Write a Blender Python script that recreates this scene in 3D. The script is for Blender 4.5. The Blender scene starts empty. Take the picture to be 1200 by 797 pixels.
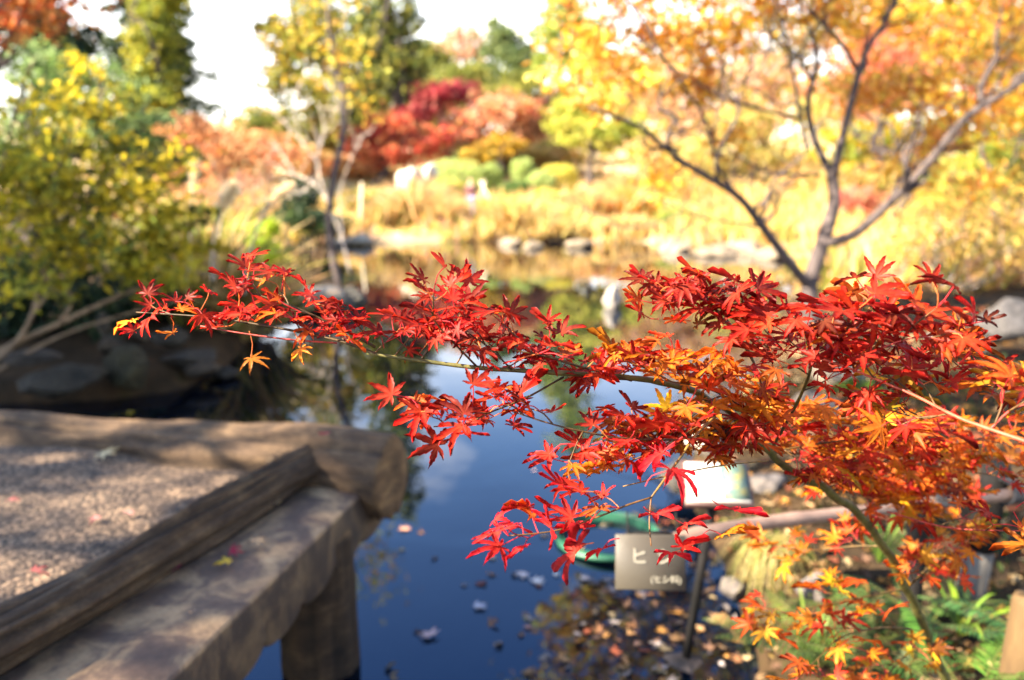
import bpy, math, random
import numpy as np
from mathutils import Vector, noise as mnoise

rng = np.random.default_rng(11)
random.seed(11)
SC = bpy.context.scene
COL = SC.collection
R = math.radians

# ------------------------------------------------------------------ camera
CAM_H = 1.55
PITCH = R(11.7)
FPX = 933.0                      # focal length in pixels of the 1200 px wide photograph
cam_d = bpy.data.cameras.new('camera')
cam = bpy.data.objects.new('camera', cam_d)
COL.objects.link(cam)
cam.location = (0, 0, CAM_H)
cam.rotation_euler = (math.pi / 2 - PITCH, 0, 0)
cam_d.sensor_width = 36.0
cam_d.lens = 28.0
cam_d.clip_start = 0.05
cam_d.clip_end = 3000
cam_d.dof.use_dof = True
cam_d.dof.focus_distance = 0.98
cam_d.dof.aperture_fstop = 2.5
cam_d.dof.aperture_blades = 9
SC.camera = cam

# ------------------------------------------------------------------ sky + sun
SUN_AZ = math.atan2(-0.93, -0.36)      # clockwise from +Y
SUN_EL = R(35)
world = bpy.data.worlds.new('World')
SC.world = world
world.use_nodes = True
wn, wl = world.node_tree.nodes, world.node_tree.links
wn.clear()
w_out = wn.new('ShaderNodeOutputWorld')
w_bg = wn.new('ShaderNodeBackground')
w_bg.inputs['Strength'].default_value = 0.085
sky = wn.new('ShaderNodeTexSky')
sky.sky_type = 'NISHITA'
sky.sun_disc = False
sky.sun_elevation = SUN_EL
sky.sun_rotation = SUN_AZ
sky.air_density = 1.0
sky.dust_density = 0.4
sky.ozone_density = 6.0
# thin high cloud mixed into the sky by direction
w_tc = wn.new('ShaderNodeTexCoord')
w_map = wn.new('ShaderNodeMapping')
w_map.inputs['Scale'].default_value = (1.6, 1.6, 4.0)
w_noise = wn.new('ShaderNodeTexNoise')
w_noise.inputs['Scale'].default_value = 2.1
w_noise.inputs['Detail'].default_value = 6
w_ramp = wn.new('ShaderNodeValToRGB')
w_ramp.color_ramp.elements[0].position = 0.60
w_ramp.color_ramp.elements[0].color = (0, 0, 0, 1)
w_ramp.color_ramp.elements[1].position = 0.80
w_ramp.color_ramp.elements[1].color = (0.75, 0.75, 0.75, 1)
w_mix = wn.new('ShaderNodeMixRGB')
w_mix.inputs['Color2'].default_value = (9.0, 8.8, 9.0, 1)
wl.new(w_tc.outputs['Generated'], w_map.inputs['Vector'])
wl.new(w_map.outputs['Vector'], w_noise.inputs['Vector'])
wl.new(w_noise.outputs['Fac'], w_ramp.inputs['Fac'])
wl.new(w_ramp.outputs['Color'], w_mix.inputs['Fac'])
wl.new(sky.outputs['Color'], w_mix.inputs['Color1'])
# pale sky towards the horizon
w_sep = wn.new('ShaderNodeSeparateXYZ'); wl.new(w_tc.outputs['Generated'], w_sep.inputs[0])
w_mr = wn.new('ShaderNodeMapRange'); w_mr.interpolation_type = 'SMOOTHSTEP'
w_mr.inputs['From Min'].default_value = 0.10; w_mr.inputs['From Max'].default_value = 0.34; w_mr.inputs['To Min'].default_value = 0.6; w_mr.inputs['To Max'].default_value = 0.0
wl.new(w_sep.outputs['Z'], w_mr.inputs['Value'])
w_mix2 = wn.new('ShaderNodeMixRGB'); w_mix2.inputs['Color2'].default_value = (8.5, 8.4, 8.4, 1)
wl.new(w_mr.outputs['Result'], w_mix2.inputs['Fac']); wl.new(w_mix.outputs['Color'], w_mix2.inputs['Color1'])
wl.new(w_mix2.outputs['Color'], w_bg.inputs['Color'])
wl.new(w_bg.outputs['Background'], w_out.inputs['Surface'])

sun_d = bpy.data.lights.new('sun', 'SUN')
sun_d.energy = 5.0
sun_d.angle = R(0.53)
sun_d.color = (1.0, 0.93, 0.82)
sun = bpy.data.objects.new('sun', sun_d)
COL.objects.link(sun)
SUNV = Vector((math.sin(SUN_AZ) * math.cos(SUN_EL), math.cos(SUN_AZ) * math.cos(SUN_EL), math.sin(SUN_EL)))
sun.rotation_euler = SUNV.to_track_quat('Z', 'Y').to_euler()

SC.view_settings.view_transform = 'Standard'
SC.view_settings.look = 'None'
SC.view_settings.gamma = 1.0
SC.view_settings.use_curve_mapping = False
SC.view_settings.exposure = 2.95
SC.view_settings.use_white_balance = True
SC.view_settings.white_balance_temperature = 7600
SC.view_settings.white_balance_tint = 10
try:
    SC.cycles.use_denoising = True
    SC.cycles.denoiser = 'OPENIMAGEDENOISE'
    SC.cycles.max_bounces = 8
    SC.cycles.transmission_bounces = 4
    SC.cycles.diffuse_bounces = 4
    SC.cycles.sample_clamp_indirect = 6
    SC.cycles.caustics_reflective = False
    SC.cycles.caustics_refractive = False
except Exception:
    pass

# ------------------------------------------------------------------ geometry helpers
CP, SP = math.cos(PITCH), math.sin(PITCH)
def P(px, py, d):
    """point seen at photograph pixel (px,py), d metres along the view axis"""
    u, v = (px - 600) / FPX, (398.5 - py) / FPX
    return np.array([u * d, d * (CP + v * SP), CAM_H + d * (v * CP - SP)])
def GP(px, py, z=0.0):
    """point on the horizontal plane z under photograph pixel (px,py)"""
    u, v = (px - 600) / FPX, (398.5 - py) / FPX
    d = (z - CAM_H) / (v * CP - SP)
    return P(px, py, d)

def mesh_np(name, verts, faces, mat=None, parent=None, tint=None, smooth=False, mats=None, midx=None, uv=None):
    """one mesh object from numpy arrays; faces = list of arrays (each (n,k)) or list of lists"""
    verts = np.asarray(verts, dtype=np.float32)
    me = bpy.data.meshes.new(name)
    if isinstance(faces, np.ndarray):
        faces = [faces]
    if len(faces) and isinstance(faces[0], np.ndarray) and faces[0].ndim == 2:
        loops = np.concatenate([f.ravel() for f in faces]).astype(np.int32)
        tot = np.concatenate([np.full(len(f), f.shape[1]) for f in faces]).astype(np.int32)
    else:
        loops = np.array([i for f in faces for i in f], dtype=np.int32)
        tot = np.array([len(f) for f in faces], dtype=np.int32)
    start = np.concatenate([[0], np.cumsum(tot)[:-1]]).astype(np.int32)
    me.vertices.add(len(verts)); me.vertices.foreach_set('co', verts.ravel())
    me.loops.add(len(loops)); me.loops.foreach_set('vertex_index', loops)
    me.polygons.add(len(tot)); me.polygons.foreach_set('loop_start', start)
    try: me.polygons.foreach_set('loop_total', tot)
    except Exception: pass
    if smooth: me.polygons.foreach_set('use_smooth', np.ones(len(tot), dtype=bool))
    if tint is not None:
        a = me.color_attributes.new('tint', 'FLOAT_COLOR', 'POINT')
        t = np.ones((len(verts), 4), dtype=np.float32); t[:, :3] = tint
        a.data.foreach_set('color', t.ravel())
    for m in (mats or ([mat] if mat else [])): me.materials.append(m)
    if midx is not None: me.polygons.foreach_set('material_index', np.asarray(midx, dtype=np.int32))
    me.update(calc_edges=True); me.validate()
    o = bpy.data.objects.new(name, me)
    COL.objects.link(o)
    if parent is not None: o.parent = parent
    return o

def tag(o, label=None, cat=None, group=None, kind=None):
    if label and not kind: kind = 'thing'
    if label: o['label'] = label
    if cat: o['category'] = cat
    if group: o['group'] = group
    if kind: o['kind'] = kind
    return o
def empty(name, label, cat, group=None):
    o = bpy.data.objects.new(name, None); COL.objects.link(o); o.empty_display_size = 0.1
    return tag(o, label, cat, group)
def place(o, loc):
    """move a thing's origin to its base without moving its children's geometry"""
    bpy_loc = Vector(loc)
    o.location = bpy_loc
    for ch in o.children:
        ch.location = Vector(ch.location) - bpy_loc

class MB:
    """collects shapes into one mesh"""
    def __init__(s): s.v, s.f, s.t, s.n = [], [], [], 0
    def add(s, v, f, tint=(1, 1, 1)):
        v = np.asarray(v, float)
        s.v.append(v); s.f += [[i + s.n for i in q] for q in f]
        s.t.append(np.broadcast_to(np.asarray(tint, float), (len(v), 3))); s.n += len(v)
    def tube(s, pts, rad, sides=8, tint=(1, 1, 1), cap=True):
        v, f = tube(pts, rad, sides, cap); s.add(v, f, tint)
    def box(s, c, size, rot=None, tint=(1, 1, 1), bev=0.0):
        hx, hy, hz = np.asarray(size) / 2
        if bev > 0:
            b = bev
            v = []
            for z, k in ((-hz, b), (-hz + b, 0), (hz - b, 0), (hz, b)):
                x, y = hx - k, hy - k
                v += [(-x + (0 if k else b), -y, z), (x - (0 if k else b), -y, z), (x, -y + (0 if k else b), z), (x, y - (0 if k else b), z),
                      (x - (0 if k else b), y, z), (-x + (0 if k else b), y, z), (-x, y - (0 if k else b), z), (-x, -y + (0 if k else b), z)]
            f = []
            for r in range(3):
                for i in range(8):
                    f.append([r * 8 + i, r * 8 + (i + 1) % 8, r * 8 + 8 + (i + 1) % 8, r * 8 + 8 + i])
            f.append(list(range(7, -1, -1))); f.append(list(range(24, 32)))
            v = np.array(v)
        else:
            v = np.array([(x, y, z) for x in (-hx, hx) for y in (-hy, hy) for z in (-hz, hz)])
            f = [[0, 1, 3, 2], [4, 6, 7, 5], [0, 4, 5, 1], [2, 3, 7, 6], [0, 2, 6, 4], [1, 5, 7, 3]]
        if rot is not None: v = v @ np.asarray(rot).T
        s.add(v + np.asarray(c), f, tint)
    def build(s, name, mat, parent=None, smooth=False):
        return mesh_np(name, np.concatenate(s.v), s.f, mat, parent, np.concatenate(s.t), smooth)

def frames(pts):
    pts = np.asarray(pts, float)
    tg = np.gradient(pts, axis=0)
    tg /= np.linalg.norm(tg, axis=1)[:, None] + 1e-9
    ref = np.array([0, 0, 1.0]) if abs(tg[0, 2]) < 0.9 else np.array([1.0, 0, 0])
    n = np.cross(tg[0], ref); n /= np.linalg.norm(n)
    N = []
    for t in tg:
        n = n - t * np.dot(n, t); n /= np.linalg.norm(n) + 1e-9
        N.append(n.copy())
    N = np.array(N)
    return tg, N, np.cross(tg, N)

def tube(pts, rad, sides=8, cap=True):
    pts = np.asarray(pts, float); n = len(pts)
    rad = np.broadcast_to(np.asarray(rad, float), (n,))
    tg, N, B = frames(pts)
    a = np.linspace(0, 2 * math.pi, sides, endpoint=False)
    v = pts[:, None, :] + rad[:, None, None] * (np.cos(a)[None, :, None] * N[:, None, :] + np.sin(a)[None, :, None] * B[:, None, :])
    v = v.reshape(-1, 3)
    f = [[i * sides + j, i * sides + (j + 1) % sides, (i + 1) * sides + (j + 1) % sides, (i + 1) * sides + j]
         for i in range(n - 1) for j in range(sides)]
    if cap:
        f.append(list(range(sides - 1, -1, -1))); f.append([(n - 1) * sides + j for j in range(sides)])
    return v, f

def smooth_path(pts, n=24):
    """Catmull-Rom through the points"""
    pts = np.asarray(pts, float)
    if len(pts) < 3:
        t = np.linspace(0, 1, n)[:, None]
        return pts[0] * (1 - t) + pts[-1] * t
    p = np.vstack([2 * pts[0] - pts[1], pts, 2 * pts[-1] - pts[-2]])
    out = []
    m = len(pts) - 1
    for s in np.linspace(0, m - 1e-6, n):
        i = int(s); t = s - i
        a, b, c, d = p[i], p[i + 1], p[i + 2], p[i + 3]
        out.append(0.5 * (2 * b + (c - a) * t + (2 * a - 5 * b + 4 * c - d) * t * t + (3 * b - a - 3 * c + d) * t ** 3))
    return np.array(out)

def unit(v):
    v = np.asarray(v, float)
    return v / (np.linalg.norm(v, axis=-1, keepdims=True) + 1e-9)

# ------------------------------------------------------------------ materials
def new_mat(name):
    m = bpy.data.materials.new(name); m.use_nodes = True
    nt = m.node_tree; nt.nodes.clear()
    out = nt.nodes.new('ShaderNodeOutputMaterial')
    return m, nt.nodes, nt.links, out
def noise_node(n, l, scale, detail=4, rough=0.55, vec=None, dist=0.0):
    t = n.new('ShaderNodeTexNoise'); t.inputs['Scale'].default_value = scale
    t.inputs['Detail'].default_value = detail; t.inputs['Roughness'].default_value = rough
    t.inputs['Distortion'].default_value = dist
    if vec is not None: l.new(vec, t.inputs['Vector'])
    return t
def ramp(n, l, fac, stops):
    r = n.new('ShaderNodeValToRGB'); cr = r.color_ramp
    while len(cr.elements) < len(stops): cr.elements.new(0.5)
    for e, (p, c) in zip(cr.elements, stops): e.position = p; e.color = (*c, 1)
    l.new(fac, r.inputs['Fac'])
    return r
def objvec(n, l, scale=(1, 1, 1)):
    g = n.new('ShaderNodeNewGeometry')
    mp = n.new('ShaderNodeMapping'); mp.inputs['Scale'].default_value = scale
    l.new(g.outputs['Position'], mp.inputs['Vector'])
    return mp.outputs['Vector']
def surface_mat(name, stops, scale=6, detail=6, rough=0.8, bump=0.3, bscale=None, bdist=0.01, stretch=(1, 1, 1), spec=0.3, use_tint=False, fine=None):
    m, n, l, out = new_mat(name)
    b = n.new('ShaderNodeBsdfPrincipled'); b.inputs['Roughness'].default_value = rough
    b.inputs['Specular IOR Level'].default_value = spec
    vec = objvec(n, l, stretch)
    t = noise_node(n, l, scale, detail, 0.6, vec)
    r = ramp(n, l, t.outputs['Fac'], stops)
    col = r.outputs['Color']
    if fine:
        t3 = noise_node(n, l, fine[0], 3, 0.7, vec)
        r3 = ramp(n, l, t3.outputs['Fac'], [(0.35, (1 - fine[1],) * 3), (0.65, (1 + fine[1],) * 3)])
        mx = n.new('ShaderNodeMixRGB'); mx.blend_type = 'MULTIPLY'; mx.inputs['Fac'].default_value = 1
        l.new(col, mx.inputs['Color1']); l.new(r3.outputs['Color'], mx.inputs['Color2']); col = mx.outputs['Color']
    if use_tint:
        a = n.new('ShaderNodeAttribute'); a.attribute_name = 'tint'
        mx = n.new('ShaderNodeMixRGB'); mx.blend_type = 'MULTIPLY'; mx.inputs['Fac'].default_value = 1
        l.new(col, mx.inputs['Color1']); l.new(a.outputs['Color'], mx.inputs['Color2']); col = mx.outputs['Color']
    l.new(col, b.inputs['Base Color'])
    if bump:
        t2 = noise_node(n, l, bscale or scale * 4, 8, 0.65, vec)
        bp = n.new('ShaderNodeBump'); bp.inputs['Strength'].default_value = bump; bp.inputs['Distance'].default_value = bdist
        l.new(t2.outputs['Fac'], bp.inputs['Height']); l.new(bp.outputs['Normal'], b.inputs['Normal'])
    l.new(b.outputs['BSDF'], out.inputs['Surface'])
    return m
def leaf_mat(name, trans=0.45, boost=1.35, rough=0.5, spec=0.25, mottled=0.0):
    m, n, l, out = new_mat(name)
    a = n.new('ShaderNodeAttribute'); a.attribute_name = 'tint'
    col = a.outputs['Color']
    if mottled:
        t = noise_node(n, l, 190, 4, 0.6, objvec(n, l))
        r = ramp(n, l, t.outputs['Fac'], [(0.3, (1 - mottled,) * 3), (0.7, (1 + mottled,) * 3)])
        mx = n.new('ShaderNodeMixRGB'); mx.blend_type = 'MULTIPLY'; mx.inputs['Fac'].default_value = 1
        l.new(col, mx.inputs['Color1']); l.new(r.outputs['Color'], mx.inputs['Color2']); col = mx.outputs['Color']
    b = n.new('ShaderNodeBsdfPrincipled')
    b.inputs['Roughness'].default_value = rough; b.inputs['Specular IOR Level'].default_value = spec
    l.new(col, b.inputs['Base Color'])
    tr = n.new('ShaderNodeBsdfTranslucent')
    g = n.new('ShaderNodeMixRGB'); g.blend_type = 'MULTIPLY'; g.inputs['Fac'].default_value = 1
    g.inputs['Color2'].default_value = (boost, boost, boost, 1)
    l.new(col, g.inputs['Color1']); l.new(g.outputs['Color'], tr.inputs['Color'])
    mix = n.new('ShaderNodeMixShader'); mix.inputs['Fac'].default_value = trans
    l.new(b.outputs['BSDF'], mix.inputs[1]); l.new(tr.outputs['BSDF'], mix.inputs[2])
    l.new(mix.outputs['Shader'], out.inputs['Surface'])
    return m
def plain_mat(name, col, rough=0.6, spec=0.4, var=0.15, scale=8):
    c = np.array(col)
    return surface_mat(name, [(0.3, tuple(c * (1 - var))), (0.7, tuple(np.minimum(c * (1 + var), 1)))], scale=scale, rough=rough, bump=0.15, bscale=60, bdist=0.003, spec=spec)

M = {}
M['leaf'] = leaf_mat('autumn_leaf', 0.48, 1.25, 0.55, 0.2)
M['maple'] = leaf_mat('maple_leaf', 0.55, 2.0, 0.5, 0.2, 0.25)
M['bright_leaf'] = leaf_mat('backlit_leaf', 0.6, 1.3, 0.5, 0.25)
M['litter'] = leaf_mat('dry_leaf', 0.1, 1.0, 0.7, 0.2)
M['bark_dark'] = surface_mat('dark_bark', [(0.3, (0.028, 0.020, 0.020)), (0.7, (0.085, 0.065, 0.062))], 14, stretch=(1, 1, 0.3), bump=0.6)
M['bark_grey'] = surface_mat('grey_bark', [(0.3, (0.10, 0.085, 0.08)), (0.7, (0.24, 0.20, 0.18))], 12, stretch=(1, 1, 0.3), bump=0.5)
M['bark_pale'] = surface_mat('pale_bark', [(0.3, (0.36, 0.29, 0.24)), (0.7, (0.60, 0.52, 0.45))], 14, stretch=(1, 1, 0.3), bump=0.4)
M['bark_tan'] = surface_mat('tan_bark', [(0.3, (0.10, 0.065, 0.04)), (0.7, (0.30, 0.20, 0.12))], 14, stretch=(1, 1, 0.3), bump=0.4)
M['twig_green'] = surface_mat('green_stem_bark', [(0.3, (0.030, 0.030, 0.010)), (0.5, (0.075, 0.072, 0.018)), (0.7, (0.13, 0.115, 0.035))], 60, bump=0.4, rough=0.55, bdist=0.002, use_tint=True)
M['rock'] = surface_mat('grey_rock', [(0.25, (0.05, 0.05, 0.045)), (0.5, (0.13, 0.12, 0.11)), (0.75, (0.24, 0.225, 0.20))], 5, bump=0.7, bscale=14, bdist=0.04, use_tint=True, fine=(26, 0.35))
M['wood_log'] = surface_mat('weathered_log', [(0.3, (0.036, 0.021, 0.013)), (0.55, (0.10, 0.063, 0.036)), (0.75, (0.22, 0.145, 0.082))], 9, stretch=(1.1, 1.1, 2.6), bump=0.9, bscale=30, bdist=0.012, use_tint=True, fine=(80, 0.25))

# ------------------------------------------------------------------ ground and water
_shore_px = [(0, 474), (120, 470), (215, 458), (268, 428), (300, 398), (340, 372), (402, 362), (420, 346), (380, 326), (338, 308), (326, 292),
             (430, 284), (600, 281), (760, 284), (900, 294), (985, 312), (965, 330), (925, 352), (905, 380), (888, 420), (868, 455), (846, 495),
             (815, 525), (800, 560), (812, 600), (842, 650), (862, 715), (890, 790)]
SHORE = [tuple(GP(x, y)[:2]) for x, y in _shore_px]
SHORE += [(0.85, 0.7), (1.2, -0.5), (1.4, -4), (-9, -4), (-9, 4.9)]
SHORE = np.array(SHORE)
def pond_dist(x, y):
    """signed distance to the shoreline, positive on land"""
    x = np.asarray(x, float); y = np.asarray(y, float)
    d2 = np.full(x.shape, 1e12); ins = np.zeros(x.shape, bool)
    n = len(SHORE)
    for i in range(n):
        ax, ay = SHORE[i]; bx, by = SHORE[(i + 1) % n]
        ex, ey = bx - ax, by - ay
        t = np.clip(((x - ax) * ex + (y - ay) * ey) / (ex * ex + ey * ey + 1e-12), 0, 1)
        d2 = np.minimum(d2, (x - ax - t * ex) ** 2 + (y - ay - t * ey) ** 2)
        c = ((ay > y) != (by > y)) & (x < (bx - ax) * (y - ay) / (by - ay + 1e-12) + ax)
        ins ^= c
    d = np.sqrt(d2)
    return np.where(ins, -d, d)
def hgt(x, y):
    x = np.asarray(x, float); y = np.asarray(y, float)
    d = pond_dist(x, y)
    land = 0.10 * np.clip(d / 0.15, 0, 1) + 0.16 * (1 - np.exp(-np.maximum(d, 0) / 0.7)) + 0.03 * np.clip(d, 0, 6)
    yy = np.maximum(y - 19.5, 0)
    land = land + 0.09 * np.minimum(yy, 14) + 0.075 * np.clip(yy - 12, 0, 45) + 0.02 * np.clip(yy - 50, 0, 80)
    land = land + 0.10 * np.clip(-x - 6, 0, 14) * np.clip(y / 6, 0, 1)
    land = land + 0.05 * np.sin(x * 1.7 + y * 0.9) * np.clip(d, 0, 1) * 0.6 + 0.03 * np.sin(x * 4.1 - y * 3.3) * np.clip(d, 0, 1)
    bed = -0.75 * (1 - np.exp(np.minimum(d, 0) / 0.6))
    return np.where(d > 0, land, bed - 0.02)
def on_ground(x, y): return np.array([x, y, float(hgt(np.array([x]), np.array([y]))[0])])
def under(px, d):
    """ground point at view depth d below photograph column px"""
    x = (px - 600) / FPX * d
    y = d
    for _ in range(4):
        z = float(hgt(np.array([x]), np.array([y]))[0])
        y = (d + (z - CAM_H) * SP) / CP
    return np.array([x, y, z])

_gu = np.concatenate([-np.geomspace(500, 9, 36), np.linspace(-8.8, 8.8, 190), np.geomspace(9, 500, 36)])
_gv = np.concatenate([-np.geomspace(60, 3, 10), np.linspace(-2.8, 12, 150), np.linspace(12.2, 36, 90), np.geomspace(37, 900, 40)])
_X, _Y = np.meshgrid(_gu, _gv)
_Z = hgt(_X, _Y)
_idx = np.arange(_X.size).reshape(_X.shape)
_F = np.stack([_idx[:-1, :-1].ravel(), _idx[:-1, 1:].ravel(), _idx[1:, 1:].ravel(), _idx[1:, :-1].ravel()], 1)

def ground_mat():
    m, n, l, out = new_mat('ground_soil')
    b = n.new('ShaderNodeBsdfPrincipled'); b.inputs['Roughness'].default_value = 0.95; b.inputs['Specular IOR Level'].default_value = 0.1
    g = n.new('ShaderNodeNewGeometry')
    t = noise_node(n, l, 3.2, 8, 0.7, g.outputs['Position'])
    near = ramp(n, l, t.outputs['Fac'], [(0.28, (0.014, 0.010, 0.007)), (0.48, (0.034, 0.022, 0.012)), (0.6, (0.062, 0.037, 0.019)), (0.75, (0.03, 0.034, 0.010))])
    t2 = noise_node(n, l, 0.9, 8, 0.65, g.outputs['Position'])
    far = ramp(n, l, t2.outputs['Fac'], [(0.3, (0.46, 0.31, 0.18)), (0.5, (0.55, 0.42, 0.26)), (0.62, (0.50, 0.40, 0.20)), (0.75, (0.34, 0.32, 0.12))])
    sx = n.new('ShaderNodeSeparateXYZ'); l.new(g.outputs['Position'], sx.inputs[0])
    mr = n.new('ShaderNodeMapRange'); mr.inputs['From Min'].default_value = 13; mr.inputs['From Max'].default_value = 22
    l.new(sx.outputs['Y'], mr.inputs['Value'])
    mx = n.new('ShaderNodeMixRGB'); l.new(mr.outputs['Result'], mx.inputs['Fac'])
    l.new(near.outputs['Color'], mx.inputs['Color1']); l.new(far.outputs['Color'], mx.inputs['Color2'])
    l.new(mx.outputs['Color'], b.inputs['Base Color'])
    t3 = noise_node(n, l, 30, 6, 0.7, g.outputs['Position'])
    bp = n.new('ShaderNodeBump'); bp.inputs['Strength'].default_value = 0.8; bp.inputs['Distance'].default_value = 0.03
    l.new(t3.outputs['Fac'], bp.inputs['Height']); l.new(bp.outputs['Normal'], b.inputs['Normal'])
    l.new(b.outputs['BSDF'], out.inputs['Surface'])
    return m
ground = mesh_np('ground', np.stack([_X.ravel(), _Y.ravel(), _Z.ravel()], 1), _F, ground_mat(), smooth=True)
tag(ground, 'brown leaf strewn soil of the pond banks and hillside', 'ground', kind='structure')

def water_mat():
    m, n, l, out = new_mat('pond_water')
    b = n.new('ShaderNodeBsdfPrincipled')
    b.inputs['Base Color'].default_value = (0.0008, 0.0022, 0.0055, 1)
    b.inputs['Roughness'].default_value = 0.015
    b.inputs['IOR'].default_value = 1.62
    b.inputs['Specular Tint'].default_value = (0.05, 0.42, 1.0, 1)
    g = n.new('ShaderNodeNewGeometry')
    mp = n.new('ShaderNodeMapping'); mp.inputs['Scale'].default_value = (1.0, 0.6, 1)
    l.new(g.outputs['Position'], mp.inputs['Vector'])
    t = noise_node(n, l, 2.6, 3, 0.5, mp.outputs['Vector'])
    bp = n.new('ShaderNodeBump'); bp.inputs['Strength'].default_value = 0.10; bp.inputs['Distance'].default_value = 0.02
    l.new(t.outputs['Fac'], bp.inputs['Height']); l.new(bp.outputs['Normal'], b.inputs['Normal'])
    l.new(b.outputs['BSDF'], out.inputs['Surface'])
    return m
_wp = np.array([(x, y, 0.0) for x in (-14, 10) for y in (-6, 26)])
water = mesh_np('water', _wp, [[0, 2, 3, 1]], water_mat())
tag(water, 'still dark blue pond water mirroring sky and trees', 'water', kind='structure')

# ------------------------------------------------------------------ earthen log bridge
bridge = empty('log_bridge', 'earth topped wooden bridge with round log kerbs standing in the pond', 'bridge')
A14 = R(14)
E1 = np.array([math.cos(A14), -math.sin(A14), 0]); E2 = np.array([math.sin(A14), math.cos(A14), 0])
def log_mesh(path, radii, sides=64, seg=110, ridge=0.010, lump=0.02, seed=0, flat=0.0, knot=None, end_tint=(1.35, 1.2, .92), tint=(1, 1, 1), groove=14):
    """a round log with bark ridges, lumps and cut ends"""
    pts = smooth_path(path, seg)
    rad = np.interp(np.linspace(0, 1, seg), np.linspace(0, 1, len(radii)), radii)
    tg, N, B = frames(pts)
    ang = np.linspace(0, 2 * math.pi, sides, endpoint=False)
    v = np.zeros((seg, sides, 3)); tn = np.ones((seg, sides, 3)) * np.asarray(tint)
    L = np.concatenate([[0], np.cumsum(np.linalg.norm(np.diff(pts, axis=0), axis=1))])
    for i in range(seg):
        for j in range(sides):
            ca, sa = math.cos(ang[j]), math.sin(ang[j])
            n1 = mnoise.noise(Vector((ca * 1.1 + seed, sa * 1.1, L[i] * 2.2)))
            n2 = mnoise.noise(Vector((ca * groove * 0.5 + seed, sa * groove * 0.5, L[i] * 2.4 + n1)))
            n3 = mnoise.noise(Vector((ca * groove * 1.3, sa * groove * 1.3 + seed, L[i] * 4.0 + 2 * n1)))
            r = rad[i] + lump * n1 + ridge * n2 + ridge * 0.6 * n3
            if knot is not None:
                dk = math.hypot((L[i] - knot[0]), rad[i] * ((ang[j] - knot[1] + math.pi) % (2 * math.pi) - math.pi)) / knot[2]
                r += 0.022 * math.exp(-(dk ** 2) * 0.25) - 0.02 * math.exp(-((dk - 1.0) ** 2) * 9) + 0.02 * math.exp(-(dk ** 2) * 2.5)
            v[i, j] = pts[i] + r * (ca * N[i] + sa * B[i])
            tn[i, j] *= max(.25, 1 + 0.75 * n3 + 0.55 * n2)
    f = [[i * sides + j, i * sides + (j + 1) % sides, (i + 1) * sides + (j + 1) % sides, (i + 1) * sides + j]
         for i in range(seg - 1) for j in range(sides)]
    V = list(v.reshape(-1, 3)); T = list(tn.reshape(-1, 3))
    for e, ring in ((0, v[0]), (1, v[-1])):           # cut end: a rounded rim, then rings of end grain to the centre
        c = pts[0] if e == 0 else pts[-1]; out = -tg[0] if e == 0 else tg[-1]
        prev = 0 if e == 0 else (seg - 1) * sides
        for k, (s, lift) in enumerate(((0.97, 0.006), (0.7, 0.008), (0.4, 0.008))):
            base = len(V)
            for j in range(sides):
                V.append(c + (ring[j] - c) * s + out * (lift + 0.002 * mnoise.noise(Vector((j * 0.3, k, seed)))))
                T.append(np.asarray(end_tint) * (0.85 + 0.3 * (k % 2)))  # cut face paler than bark, raised again to paint sun on the log end
            for j in range(sides):
                q = [prev + j, prev + (j + 1) % sides, base + (j + 1) % sides, base + j]
                f.append(q[::-1] if e == 0 else q)
            prev = base
        q = [prev + j for j in range(sides)]
        f.append(q[::-1] if e == 0 else q)
    return np.array(V), f, np.array(T)

log_end = P(458, 558, 2.68)
far_a = log_end - E1 * 4.6 + np.array([0, 0, 0.01])
_fp = [log_end - E1 * t + E2 * 0.03 * math.sin(t * 2.1) * min(t, 1) + np.array([0, 0, 0.012 * math.sin(t * 3.1 + 1) * min(t, 1) - 0.012 * min(t, 1)]) for t in (4.6, 3.4, 2.4, 1.6, 1.0, 0.5, 0.2, 0.0)]
v, f, t = log_mesh(_fp, [0.115, 0.118, 0.122, 0.12, 0.12, 0.13, 0.142, 0.145], ridge=0.013, lump=0.034, seed=3, tint=(0.75, 0.71, 0.67), groove=9)
mesh_np('kerb_log', v, f, M['wood_log'], bridge, t, smooth=True)
# side kerb log, running towards the viewer
DECK_Z = 0.575
def kz(px, py, z): return GP(px, py, z)
_kp = [GP(366, 541, 0.60), GP(300, 579, 0.60), GP(225, 622, 0.595), GP(140, 673, 0.595), GP(30, 735, 0.60), GP(-120, 812, 0.60), GP(-420, 965, 0.60)]
v, f, t = log_mesh(_kp[::-1], [0.075, 0.073, 0.070, 0.068, 0.064, 0.062, 0.052], ridge=0.017, lump=0.030, seed=9, knot=(1.52, 3.9, 0.022), groove=11, tint=(0.6, 0.57, 0.53))
kerb = mesh_np('kerb_log', v, f, M['wood_log'], bridge, t, smooth=True)

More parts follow.
